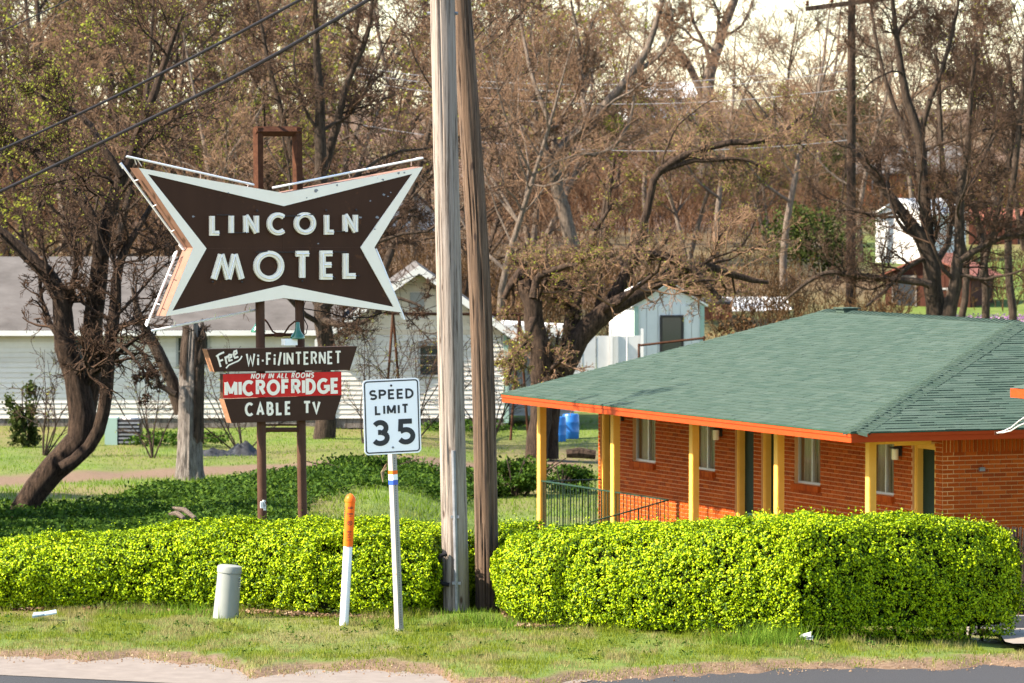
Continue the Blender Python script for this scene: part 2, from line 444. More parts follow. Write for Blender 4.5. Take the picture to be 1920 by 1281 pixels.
# ------------------------------------------------------------------ value noise for shaping
_rng0 = np.random.default_rng(11)
_tab = _rng0.random((64, 64))
def vnoise(x, y):
    x = np.asarray(x, float); y = np.asarray(y, float)
    xi = np.floor(x).astype(int); yi = np.floor(y).astype(int)
    fx = x - xi; fy = y - yi
    fx = fx * fx * (3 - 2 * fx); fy = fy * fy * (3 - 2 * fy)
    a = _tab[xi % 64, yi % 64]; b = _tab[(xi + 1) % 64, yi % 64]
    c = _tab[xi % 64, (yi + 1) % 64]; d = _tab[(xi + 1) % 64, (yi + 1) % 64]
    return (a * (1 - fx) + b * fx) * (1 - fy) + (c * (1 - fx) + d * fx) * fy
def fbm(x, y, o=3):
    s = 0; a = 0.5
    for i in range(o):
        s = s + a * vnoise(x * 2 ** i + 17 * i, y * 2 ** i + 5 * i); a *= 0.5
    return s

# ------------------------------------------------------------------ terrain
_edge_px = [(-300, 1226), (0, 1230), (200, 1236), (350, 1246), (445, 1253), (468, 1276), (520, 1264), (700, 1255),
            (820, 1266), (870, 1290), (1000, 1292), (1070, 1277), (1310, 1262), (1600, 1253), (1920, 1246), (2300, 1243)]
_ex = []; _ey = []
for _p, _q in _edge_px:
    r_ = ray(_p, _q); t_ = -CAM_Z / r_[2]
    _ex.append(r_[0] * t_); _ey.append(r_[1] * t_)
def road_edge(X):
    return np.interp(X, _ex, _ey)

def EN(X, Y):
    return 0.8 * (fbm(X * 1.9, Y * 0.5) - 0.45) + 0.4 * (vnoise(X * 7, Y * 2.0) - 0.5)

def terrain(X, Y):
    X = np.asarray(X, float); Y = np.asarray(Y, float)
    left = np.interp(Y, [0, 50, 53, 60, 78, 97, 120, 135, 150, 180, 220, 260, 330, 420, 600, 900, 3000],
                     [0, 0, -.10, -.45, -1.1, -1.55, -1.87, -1.9, -.9, 1.1, 2.4, 2.8, 4.5, 8, 12, 14, 14])
    right = np.interp(Y, [0, 48.6, 50.5, 54, 62, 70, 80, 120, 135, 150, 180, 220, 260, 330, 420, 600, 900, 3000],
                      [0, 0, -.10, -.4, -1.3, -1.85, -1.95, -2.0, -1.9, -.2, 1.2, 2.3, 2.6, 4.4, 8, 12, 14, 14])
    w = np.clip((X + 2.6) / 2.4, 0, 1); w = w * w * (3 - 2 * w)
    z = left * (1 - w) + right * w
    # right-hand end of the verge falls a little to the drive
    z = z - 0.13 * np.clip((X - 3.0) / 2.0, 0, 1) * np.clip((Y - 46.5) / 1.5, 0, 1) * (Y < 70)
    # mound about the pole feet
    z = z + 0.15 * np.exp(-(((X + 0.45) / 0.7) ** 2 + ((Y - 50.6) / 0.75) ** 2))
    # ragged edge against the gutter
    e = road_edge(X) + EN(X, Y)
    t = np.clip((Y - e) / 0.35, -1, 1)
    z = z + np.where(Y < 52, np.where(t > 0, 0.014 + 0.045 * t, 0.014 + 0.06 * t), 0.0)
    far = np.clip((Y - 54) / 10, 0, 1)
    z = z + (fbm(X * 0.5, Y * 0.22) - 0.45) * 0.22 * far + (fbm(X * 4, Y * 3) - 0.45) * 0.03
    return z

def build_ground():
    ys = list(np.arange(-60, 40, 10)) + list(np.arange(40, 44, 0.5)) + list(np.arange(44, 52, 0.05)) + list(np.arange(52, 60, 0.25)) \
        + list(np.arange(60, 140, 1.0)) + list(np.arange(140, 360, 4)) + list(np.geomspace(360, 3000, 24))
    ys = np.array(ys)
    t = np.linspace(-1, 1, 241)
    t = np.sign(t) * (0.55 * np.abs(t) + 0.45 * np.abs(t) ** 3)
    hw = np.where(ys < 40, 60, np.where(ys < 56, 14, 14 + (ys - 56) * 0.62))
    hw[ys < 44] = np.interp(ys[ys < 44], [40, 44], [60, 14]) if np.any(ys < 44) else 14
    hw[ys <= 40] = 60
    X = t[None, :] * hw[:, None]; Y = np.repeat(ys[:, None], len(t), 1)
    Z = terrain(X, Y)
    Z = np.where(Y < 43.5, -0.12, Z)
    n, m = X.shape
    V = np.stack([X, Y, Z], -1).reshape(-1, 3)
    I = np.arange(n * m).reshape(n, m)
    F = np.stack([I[:-1, :-1], I[:-1, 1:], I[1:, 1:], I[1:, :-1]], -1).reshape(-1, 4)
    me = mesh_arrays('ground', V, F, True)
    # what covers the soil: r = dry grass, g = bare dirt, b = brown hillside
    x, y = V[:, 0], V[:, 1]
    dry = np.clip((fbm(x * 0.9, y * 0.5) - 0.42) * 4, 0, 1)
    dry = np.where(y > 56, np.clip((fbm(x * 0.25, y * 0.12) - 0.48) * 5, 0, 1), dry)
    dry = np.where((y > 98) & (y < 140) & (x < 4), np.clip((fbm(x * 0.5, y * 0.2) - 0.3) * 3, 0, 1), dry)
    e = road_edge(x) + EN(x, y)
    dirt = np.clip(1 - (y - e - 0.02 - 0.55 * fbm(x * 1.5, y)) / 0.25, 0, 1) * (y < 52)
    pc = 96.5 + 1.05 * (x + 10.2)
    dirt = np.maximum(dirt, np.clip(2.4 - np.abs(y - pc) / 1.3, 0, 1) * (x < 1.5) * (fbm(x * 0.8, y * 0.4) > 0.2))
    dirt = np.maximum(dirt, 0.8 * np.exp(-(((x - 1.7) / 2.0) ** 2 + ((y - 113) / 5) ** 2)))
    br = np.clip((y - 140) / 20, 0, 1) * (x < 13) + np.clip((y - 190) / 30, 0, 1) * (x >= 13)
    br = np.clip(br * (0.6 + 0.8 * fbm(x * 0.1, y * 0.05)), 0, 1)
    a = me.color_attributes.new("cover", 'FLOAT_COLOR', 'POINT')
    a.data.foreach_set("color", np.stack([dry, dirt, br, np.ones_like(x)], -1).astype(np.float32).ravel())
    o = link_mesh('ground', me, MT['ground'])
    return props(o, 'grassy ground sloping down behind the hedge and up to the far hillside', None, None, 'structure')
build_ground()

def sheet(name, pts, mat, z, label):
    me = mesh_arrays(name, [(x, y, z) for x, y in pts], [tuple(range(len(pts)))])
    o = link_mesh(name, me, mat)
    return props(o, label, None, None, 'structure')
sheet('road', [(-60, -40), (60, -40), (60, 46.8), (-60, 46.8)], MT['asphalt'], 0.0, 'grey asphalt road along the bottom of the picture')
sheet('gutter', [(-14, 46.0), (-5, 45.15), (-3.5, 44.5), (-2.0, 43.9), (0.1, 43.5), (0.75, 44.6), (0.2, 45.6), (-1, 47.3), (-14, 48.3)], MT['concrete'], 0.005, 'pale concrete gutter beside the grass verge')
# concrete drive past the right-hand end of the hedge
def drive():
    xs = np.linspace(5.0, 9.0, 9); ys = np.linspace(47.2, 66, 40)
    X, Y = np.meshgrid(xs, ys); X = X + (Y - 50) * 0.02
    Z = terrain(X, Y) + 0.09
    I = np.arange(X.size).reshape(X.shape)
    F = np.stack([I[:-1, :-1], I[:-1, 1:], I[1:, 1:], I[1:, :-1]], -1).reshape(-1, 4)
    o = link_mesh('driveway', mesh_arrays('driveway', np.stack([X, Y, Z], -1).reshape(-1, 3), F, True), MT['drive'])
    props(o, 'concrete drive past the right end of the hedge', None, None, 'structure')
    p = terrain(5.35, 52.6)
    k = MB(); k.box((6.6, 52.6, float(p) + 0.12), (1, 0.05, 0), (-0.05, 1, 0), (0, 0, 1), 3.2, 0.18, 0.3)
    props(k.build('kerb', MT['drive']), 'tan concrete kerb across the drive behind the hedge', None, None, 'structure')
drive()

# ------------------------------------------------------------------ motel building
ALPHA = math.atan(3817.0 / FPX)
U = np.array([-math.sin(ALPHA), math.cos(ALPHA), 0.0])      # along the porch, away from the viewer
Vv = np.array([math.cos(ALPHA), math.sin(ALPHA), 0.0])      # into the building
ZU = np.array([0, 0, 1.0])
D0 = 72.5
P0 = np.array([(1597 - 960) / FPX * D0, D0, 0.0])
EAVE, FBOT, FLOOR = 0.765, 0.61, -1.70
RUN, LEN, PITCHR = 6.4, 13.6, 0.2185
WALLV, ENDE = 1.82, 0.5
def M(e, v, z): return P0 + U * e + Vv * v + ZU * z
def e_at(px, v=WALLV):
    r = (px - 960) / FPX
    b = P0 + Vv * v
    return (b[0] - b[1] * r) / (-U[0] + U[1] * r)

motel = empty('motel_building', M(7, 5, FLOOR - 0.3), 'long red brick motel with green shingle roof, orange fascia and yellow porch posts', 'motel')

# openings in the long wall: (kind, px of far jamb, px of near jamb)
op_px = [('door', 1125, 1160), ('window', 1186, 1229), ('window', 1296, 1341), ('door', 1378, 1414), ('door', 1427, 1462),
         ('window', 1490, 1539), ('window', 1628, 1677), ('door', 1711, 1754)]
openings = []
for k, a, b in op_px:
    openings.append((k, e_at(b), e_at(a)))
SILL, HEAD, WTOP = -0.385, 0.50, 0.60
E0, E1 = ENDE, LEN - 0.12

def wall_slabs():
    mb = MB()
    cuts = sorted(openings, key=lambda o: o[1])
    cur = E0
    def slab(a, b, z0, z1):
        if b - a < 0.002: return
        c = M((a + b) / 2, WALLV + 0.11, (z0 + z1) / 2)
        mb.box(c, U, Vv, ZU, b - a, 0.2, z1 - z0)
    for k, a, b in cuts:
        slab(cur, a, FLOOR, WTOP)
        slab(a, b, HEAD + 0.002, WTOP)
        if k == 'window': slab(a, b, FLOOR, SILL)
        cur = b
    slab(cur, E1, FLOOR, WTOP)
    return mb.build('porch_wall', MT['mortar'], motel)
porch_wall = wall_slabs()
mb = MB(); mb.box(M(E0 + 0.11, WALLV + 0.215 + 5, (FLOOR + WTOP) / 2 - 0.25), Vv, U, ZU, 10.0, 0.2, WTOP - FLOOR + 0.5)
end_wall = mb.build('end_wall', MT['mortar'], motel)
mb = MB(); mb.box(M((E0 + E1) / 2 + 0.3, WALLV + 6, (FLOOR + WTOP) / 2), U, Vv, ZU, E1 - E0 - 0.4, 11.0, WTOP - FLOOR - 0.01)
mb.build('inner_block', MT['doorgreen'], motel)

# bricks: (origin corner along axis a, depth axis, z) gathered, the 300 largest in view become objects
BL, BH, BP, CP_ = 0.190, 0.0530, 0.2045, 0.0677
bricks = []
def proj(p):
    d = np.array(p) - np.array([0, 0, CAM_Z])
    depth = d[1] * CP - d[2] * SP
    return 960 + FPX * d[0] / depth, 640.5 - FPX * (d[1] * SP + d[2] * CP) / depth, depth
rows = int((WTOP - 0.19 - FLOOR) / CP_)
for r in range(rows + 3):
    z = FLOOR + 0.005 + r * CP_ + BH / 2
    if z + BH / 2 > WTOP: break
    # porch wall
    free = []; cur = E0
    for k, a, b in sorted(openings, key=lambda o: o[1]):
        blocked = (z < HEAD) and (k == 'door' or z + BH / 2 > SILL - 0.10)
        if blocked:
            free.append((cur, a)); cur = b
    free.append((cur, E1))
    off = (r % 2) * BP / 2
    for a, b in free:
        k0 = math.floor((a - off) / BP)
        x = off + k0 * BP
        while x < b:
            x0, x1 = max(x, a + 0.004), min(x + BL, b - 0.004)
            if x1 - x0 > 0.03:
                bricks.append(('p', (x0 + x1) / 2, z, x1 - x0))
            x += BP
    # end wall
    if z < WTOP - 0.2:
        x = WALLV - off * 1.0
        while x < WALLV + 5.2:
            x0, x1 = max(x, WALLV + 0.012), x + BL
            if x1 - x0 > 0.03:
                bricks.append(('n', (x0 + x1) / 2, z, x1 - x0))
            x += BP
for i in range(70):   # soldier course under the end eave
    bricks.append(('s', WALLV + 0.04 + i * CP_, WTOP - 0.11, BH))
def brick_place(b):
    kind, s, z, L = b
    if kind == 'p':
        return M(s, WALLV + 0.02, z), U, -Vv, L, BH
    if kind == 'n':
        return M(E0 + 0.02, s, z), Vv, U, L, BH
    return M(E0 + 0.02, s, z), Vv, U, BH, 0.2
def seen_size(b):
    c, a, _, L, H = brick_place(b)
    x, y, d = proj(c)
    vis = 1100 < x < 1930 and y < 955
    w = L * abs(a[0]) * FPX / d
    return (w * H * FPX / d) if vis else 0.0
order = sorted(range(len(bricks)), key=lambda i: -seen_size(bricks[i]))
unit = MB(); unit.abox(-.5, .5, -.5, .5, -.5, .5)
brick_me = mesh_arrays('brick', unit.v, unit.f); brick_me.materials.append(MT['brick'])
rnd = random.Random(3)
rest_p, rest_n = MB(), MB()
for n_, i in enumerate(order):
    c, a, dpt, L, H = brick_place(bricks[i])
    t = 0.046 + rnd.uniform(0, 0.003)
    b2 = np.cross(ZU, a)
    if n_ < 300:
        R = Matrix(((a[0] * L, b2[0] * t, 0, c[0]), (a[1] * L, b2[1] * t, 0, c[1]), (0, 0, H, c[2]), (0, 0, 0, 1)))
        link_mesh('brick', brick_me, None, porch_wall if bricks[i][0] == 'p' else end_wall, R)
    else:
        (rest_p if bricks[i][0] == 'p' else rest_n).box(c, a, b2, ZU, L, t, H)
props(rest_p.build('brickwork', MT['brick'], porch_wall), kind='stuff')
props(rest_n.build('brickwork', MT['brick'], end_wall), kind='stuff')

# porch floor, posts, railings
mb = MB(); mb.box(M(LEN / 2, (0.35 + WALLV) / 2, FLOOR - 0.155), U, Vv, ZU, LEN, WALLV - 0.35, 0.3)
mb.build('porch_floor', MT['concrete'], motel)
mb = MB(); mb.box(M(LEN / 2, 6.4, FLOOR - 0.4), U, Vv, ZU, LEN - 1, 9, 0.6); mb.build('foundation', MT['concrete'], motel)
PC, PE = 0.72, [0.75 + 3.185 * i for i in range(5)]
for i, e in enumerate(PE):
    mb = MB(); mb.box(M(e, PC, (FLOOR + FBOT) / 2), U, Vv, ZU, 0.125, 0.125, FBOT - FLOOR - 0.004)
    for k in range(5):   # grooves' raised fillets
        mb.box(M(e - 0.066, PC - 0.045 + 0.0225 * k, (FLOOR + FBOT) / 2), U, Vv, ZU, 0.008, 0.012, FBOT - FLOOR - 0.01)
    mb.build('porch_post', MT['yellow'], motel)
def railing(a, b, z0, n, zb=None):
    mb = MB(); a = np.array(a); b = np.array(b); h = ZU * 0.9
    d = (b - a) / np.linalg.norm(b - a); w = np.cross(d, ZU); w /= np.linalg.norm(w)
    c = (a + b) / 2
    mb.box(c + h, d, w, np.cross(w, d), np.linalg.norm(b - a), 0.04, 0.02)
    mb.box(c + ZU * 0.1, d, w, np.cross(w, d), np.linalg.norm(b - a), 0.025, 0.015)
    for i in range(n + 1):
        p = a + (b - a) * i / n
        mb.box(p + ZU * 0.45, d * [1, 1, 0] / np.linalg.norm(d[:2]), w, ZU, 0.013, 0.013, 0.88)
    return mb.build('railing', MT['railgreen'], motel)
railing(M(PE[4], PC - 0.02, FLOOR), M(PE[3] + 0.02, PC - 0.02, FLOOR), 0, 26)
railing(M(PE[3] - 0.08, PC - 0.02, FLOOR), M(8.1, PC - 0.02, FLOOR), 0, 14)
railing(M(LEN - 0.25, PC, FLOOR), M(LEN - 0.25, WALLV, FLOOR), 0, 9)
railing(M(8.1, PC - 0.02, FLOOR), M(7.95, -0.8, FLOOR - 0.32), 0, 8)
railing(M(5.0, PC - 0.02, FLOOR - 0.02), M(3.7, PC - 0.05, FLOOR - 0.02), 0, 8)

# windows, doors, lamps
for k, a, b in openings:
    mid, wd = (a + b) / 2, b - a
    if k == 'window':
        rec = WALLV + 0.09
        fr = MB()
        fr.box(M(a + 0.018, rec, (SILL + HEAD) / 2), U, Vv, ZU, 0.036, 0.04, HEAD - SILL)
        fr.box(M(b - 0.018, rec, (SILL + HEAD) / 2), U, Vv, ZU, 0.036, 0.04, HEAD - SILL)
        fr.box(M(mid, rec + 0.002, SILL + 0.018), U, Vv, ZU, wd - 0.074, 0.04, 0.036)
        fr.box(M(mid, rec + 0.002, HEAD - 0.018), U, Vv, ZU, wd - 0.074, 0.04, 0.036)
        w = fr.build('window', MT['alu'], motel)
        mu = MB(); mu.box(M(mid - 0.05, rec - 0.006, (SILL + HEAD) / 2), U, Vv, ZU, 0.035, 0.04, HEAD - SILL - 0.075); mu.build('mullion', MT['alu'], w)
        for s0, s1 in ((a + 0.037, mid - 0.069), (mid - 0.031, b - 0.037)):
            cu = MB(); n = 14
            V = []; F = []
            for i in range(n * 2 + 1):
                t = s0 + (s1 - s0) * i / (n * 2)
                q = rec + 0.075 + 0.014 * math.sin(i * 1.7)
                V += [M(t, q, SILL), M(t, q, HEAD)]
            F = [(2 * i, 2 * i + 2, 2 * i + 3, 2 * i + 1) for i in range(n * 2)]
            cu.add(V, F); cu.build('curtain', MT['curtain'], w, True)
            gl = MB(); gl.box(M((s0 + s1) / 2, rec + 0.01, (SILL + HEAD) / 2), U, Vv, ZU, s1 - s0 - 0.004, 0.005, HEAD - SILL - 0.078)
            gl.build('pane', None, w)
        sb = MB()
        n = max(8, int(wd / 0.068))
        for i in range(n):
            t = a - 0.02 + (wd + 0.04) * (i + 0.5) / n
            sb.box(M(t, WALLV + 0.01, SILL - 0.052), U, Vv, ZU, (wd + 0.04) / n - 0.006, 0.14, 0.095)
        sb.build('sill', MT['brick'], w)
    else:
        rec = WALLV + 0.07
        fr = MB()
        for p in (a + 0.045, b - 0.045):
            fr.box(M(p, rec + 0.04, (FLOOR + HEAD) / 2), U, Vv, ZU, 0.09, 0.12, HEAD - FLOOR)
            fr.box(M(p, rec - 0.028, (FLOOR + HEAD) / 2), U, Vv, ZU, 0.05, 0.016, HEAD - FLOOR)
        fr.box(M(mid, rec + 0.041, HEAD - 0.045), U, Vv, ZU, wd - 0.182, 0.12, 0.09)
        f = fr.build('door_frame', MT['yellow'], motel)
        d = MB(); d.box(M(mid, rec + 0.10, (FLOOR + HEAD) / 2 - 0.045), U, Vv, ZU, wd - 0.19, 0.045, HEAD - FLOOR - 0.1)
        for zz in (-1.25, -0.55, 0.12):
            d.box(M(mid, rec + 0.072, zz), U, Vv, ZU, wd - 0.42, 0.014, 0.5)
        dd = d.build('door', MT['doorgreen'], f)
        h = MB(); h.lathe(M(a + 0.17, rec + 0.075, -0.75), -Vv, [(0, 0.012), (0.03, 0.012), (0.035, 0.028), (0.06, 0.028), (0.068, 0.01)], 10)
        h.build('door_knob', MT['darkrod'], f, True)
glm, gnt, gb = new_mat('window_glass')
gb.inputs["Base Color"].default_value = (0.9, 0.93, 0.93, 1); gb.inputs["Roughness"].default_value = 0.05
gtr = gnt.nodes.new("ShaderNodeBsdfTransparent"); gtr.inputs[0].default_value = (0.88, 0.88, 0.87, 1)
ggl = gnt.nodes.new("ShaderNodeBsdfGlossy"); ggl.inputs["Roughness"].default_value = 0.05
gmx = gnt.nodes.new("ShaderNodeMixShader"); gmx.inputs[0].default_value = 0.07
gnt.links.new(gtr.outputs[0], gmx.inputs[1]); gnt.links.new(ggl.outputs[0], gmx.inputs[2])
gnt.links.new(gmx.outputs[0], gnt.nodes["Material Output"].inputs[0])
MT['clear'] = glm
for o in bpy.data.objects:
    if o.name.startswith('pane') and o.type == 'MESH' and not o.data.materials: o.data.materials.append(glm)
for px, py in ((1353, 815), (1690, 851), (1168, 786)):
    e = e_at(px); z = W(px, py, M(e, WALLV, 0)[1])[2]
    l = MB(); l.box(M(e, WALLV - 0.02, z + 0.05), U, Vv, ZU, 0.10, 0.05, 0.16); l.box(M(e, WALLV - 0.10, z + 0.10), U, Vv, ZU, 0.13, 0.13, 0.03)
    lo = l.build('porch_lamp', MT['darkrod'], motel)
    s = MB(); s.lathe(M(e, WALLV - 0.10, z - 0.09), ZU, [(0, 0.045), (0.01, 0.055), (0.165, 0.055), (0.175, 0.04)], 14)
    s.build('lamp_shade', MT['letter'], lo, True)
b = MB(); c = on_plane(1841, 880, M(E0 - 0.02, 0, 0), U); b.box(c, Vv, U, ZU, 0.09, 0.05, 0.06); b.build('junction_box', MT['greymetal'], motel)

# roof: sloping deck, shingles, fascia, hip caps, vent
rz = EAVE + RUN * PITCHR
dk = MB()
A, B, C_, D_ = M(0, 0, EAVE), M(LEN, 0, EAVE), M(LEN, RUN, rz), M(RUN, RUN, rz)
Eb, Fb = M(0, 2 * RUN, EAVE), M(LEN, 2 * RUN, EAVE)
lo = ZU * -0.03
pts = [A, B, C_, D_, Eb, Fb]
dk.add([p + lo for p in pts] + [p + ZU * (-0.09) for p in pts],
       [(0, 3, 2, 1), (0, 4, 3), (3, 4, 5, 2), (6, 7, 8, 9), (6, 9, 10), (9, 8, 11, 10), (1, 2, 8, 7), (2, 5, 11, 8)])
roof = dk.build('roof', MT['shingle'], motel)
def shingle_rows():
    out = []
    EX, TW = 0.142, 0.305
    sl = math.sqrt(1 + PITCHR ** 2)
    rg = random.Random(5)
    nr = int(RUN * sl / EX)
    for face in (0, 1):
        up = (Vv + ZU * PITCHR) / sl if face == 0 else (U + ZU * PITCHR) / sl
        al = U if face == 0 else Vv
        nrm = np.cross(al, up); nrm = nrm if nrm[2] > 0 else -nrm
        for r in range(nr):
            s = r * EX - 0.012
            h0 = s / sl
            lo_, hi_ = (h0, LEN) if face == 0 else (h0, 2 * RUN - h0)
            if face == 1: hi_ = min(hi_, 7.0)
            x = lo_ - rg.random() * TW - (r % 2) * TW / 2
            while x < hi_:
                a, b = max(x, lo_), min(x + TW - 0.007, hi_)
                if b - a > 0.03:
                    base = M(0, 0, EAVE) + up * s
                    c0 = base + al * a; c1 = base + al * b
                    t = rg.choice((0.008, 0.010, 0.013) if face == 0 else (0.006, 0.009, 0.014, 0.017)) + rg.uniform(0, 0.002)
                    out.append((face, c0, c1, up, nrm, EX + 0.02, t))
                x += TW
    return out
sh = shingle_rows()
def sh_solid(s):
    face, c0, c1, up, nrm, L, t = s
    top = up * L
    V = [c0 - nrm * 0.02, c1 - nrm * 0.02, c1 + top - nrm * 0.02, c0 + top - nrm * 0.02,
         c0 + nrm * t, c1 + nrm * t, c1 + top + nrm * 0.001, c0 + top + nrm * 0.001]
    return V, [(0, 3, 2, 1), (4, 5, 6, 7), (0, 1, 5, 4), (1, 2, 6, 5), (3, 0, 4, 7), (2, 3, 7, 6)]
def sh_size(s):
    c = (s[1] + s[2]) / 2; x, y, d = proj(c)
    if not (930 < x < 1925): return 0
    x0, y0, _ = proj(s[1]); x1, y1, _ = proj(s[2]); x2, y2, _ = proj(s[1] + s[3] * 0.142)
    return abs((x1 - x0) * (y2 - y0) - (x2 - x0) * (y1 - y0))
sh.sort(key=lambda s: -sh_size(s))
restS = MB()
for i, s in enumerate(sh):
    V, F = sh_solid(s)
    if i < 300:
        me = mesh_arrays('shingle', V, F); link_mesh('shingle', me, MT['shingle'], roof)
    else:
        restS.add(V, F)
props(restS.build('shingles', MT['shingle'], roof), kind='stuff')
# ridge and hip caps
cap = MB()
def caps(a, b, n, wl, wr, sl_, sr_):
    a = np.array(a); b = np.array(b); d = (b - a) / n
    for i in range(n):
        p = a + d * i; q = p + d * 1.12
        lift0, lift1 = ZU * 0.034, ZU * 0.014
        pl, pr = p + sl_ * wl, p + sr_ * wr
        ql, qr = q + sl_ * wl, q + sr_ * wr
        cap.add([pl + ZU * 0.02, p + lift0, pr + ZU * 0.022, ql + ZU * 0.006, q + lift1, qr + ZU * 0.006, pl - ZU * 0.02, p - ZU * 0.01, pr - ZU * 0.03],
                [(0, 1, 4, 3), (1, 2, 5, 4), (0, 6, 7, 1), (1, 7, 8, 2)])
hipd = (U + Vv) / math.sqrt(2)
sideL = (U - Vv) / math.sqrt(2); sideR = -sideL
pl = PITCHR / math.sqrt(2)
caps(A + hipd * 0.05, D_, 62, 0.15, 0.24, sideL - ZU * pl, sideR - ZU * pl)
caps(D_, C_, 46, 0.15, 0.15, -Vv - ZU * PITCHR, Vv - ZU * PITCHR)
cap.build('hip_cap', MT['shingle'], roof)
fa = MB()
fa.box(M(LEN / 2, 0.012, EAVE - 0.095), U, Vv, ZU, LEN, 0.024, 0.125)
fa.box(M(LEN / 2, -0.006, EAVE - 0.045), U, Vv, ZU, LEN + 0.01, 0.016, 0.05)
fa.box(M(0.012, RUN, EAVE - 0.095), Vv, U, ZU, 2 * RUN - 0.05, 0.024, 0.123)
fa.box(M(-0.006, RUN, EAVE - 0.045), Vv, U, ZU, 2 * RUN, 0.016, 0.05)
fa.build('fascia', MT['fascia'], roof)
rk = MB(); rk.prism([M(LEN, 0.03, EAVE - 0.03), M(LEN, RUN, rz - 0.03), M(LEN, RUN, rz - 0.17), M(LEN, 0.03, EAVE - 0.17)], U * 0.025)
rk.build('rake_board', MT['fascia'], roof)
dp = MB(); dp.box(M(LEN / 2, -0.012, EAVE - 0.012), U, Vv, ZU, LEN + 0.02, 0.03, 0.006); dp.box(M(-0.012, RUN, EAVE - 0.012), Vv, U, ZU, 2 * RUN, 0.03, 0.006)
dp.build('drip_edge', MT['greenlamp'], roof)
sf = MB(); sf.box(M(LEN / 2, WALLV / 2 + 0.06, FBOT + 0.022), U, Vv, ZU, LEN - 0.06, WALLV - 0.02, 0.012); sf.box(M(E0 / 2 + 0.03, 6, FBOT + 0.012), U, Vv, ZU, 0.4, 8.2, 0.008)
sf.build('soffit', MT['soffit'], roof)
be = MB(); be.box(M(LEN / 2, PC, FBOT - 0.012), U, Vv, ZU, LEN - 0.4, 0.06, 0.03)
for e in PE:
    be.box(M(e, PC + 0.35, FBOT - 0.04), Vv, U, ZU, 0.6, 0.05, 0.09)
be.box(M(PE[0] + 0.05, WALLV - 0.35, FBOT - 0.055), Vv, U, ZU, 0.62, 0.05, 0.12)
be.build('beam', MT['yellow'], roof)
vp = on_plane(1588, 582, M(0, RUN, 0), Vv)
v = MB(); v.box(vp - ZU * 0.02, U, Vv, ZU, 0.32, 0.28, 0.10); v.box(vp + ZU * 0.04, U, Vv, ZU, 0.40, 0.36, 0.02); v.build('roof_vent', MT['shingle'], roof)

# neighbouring wing whose roof corner enters at the right edge
wing = empty('motel_wing', W(2060, 1000, 66), 'corner of a second green roof with orange fascia at right picture edge', 'motel wing')
wc = W(1896, 727, 70.0)
wr = MB()
wr.add([wc, wc - U * 9, wc - U * 9 + Vv * 3 + ZU * 0.66, wc + Vv * 3 + ZU * 0.66, wc + Vv * 6, wc - U * 9 + Vv * 6],
       [(0, 1, 2, 3), (3, 2, 5, 4)])
wr.add([p - ZU * 0.04 for p in (wc, wc - U * 9, wc - U * 9 + Vv * 6, wc + Vv * 6)], [(0, 3, 2, 1)])
wroof = wr.build('roof', MT['shingle'], wing)
wf = MB(); wf.box(wc - U * 4.5 - ZU * 0.075, U, Vv, ZU, 9, 0.03, 0.13); wf.box(wc + Vv * 3 - ZU * 0.075, Vv, U, ZU, 5.96, 0.03, 0.13)
wf.build('fascia', MT['fascia'], wing)
wb = MB(); wb.box(wc + Vv * 4 - U * 4.6 - ZU * 1.45, U, Vv, ZU, 8, 3.6, 2.6); wb.build('wall', MT['brick'], wing)

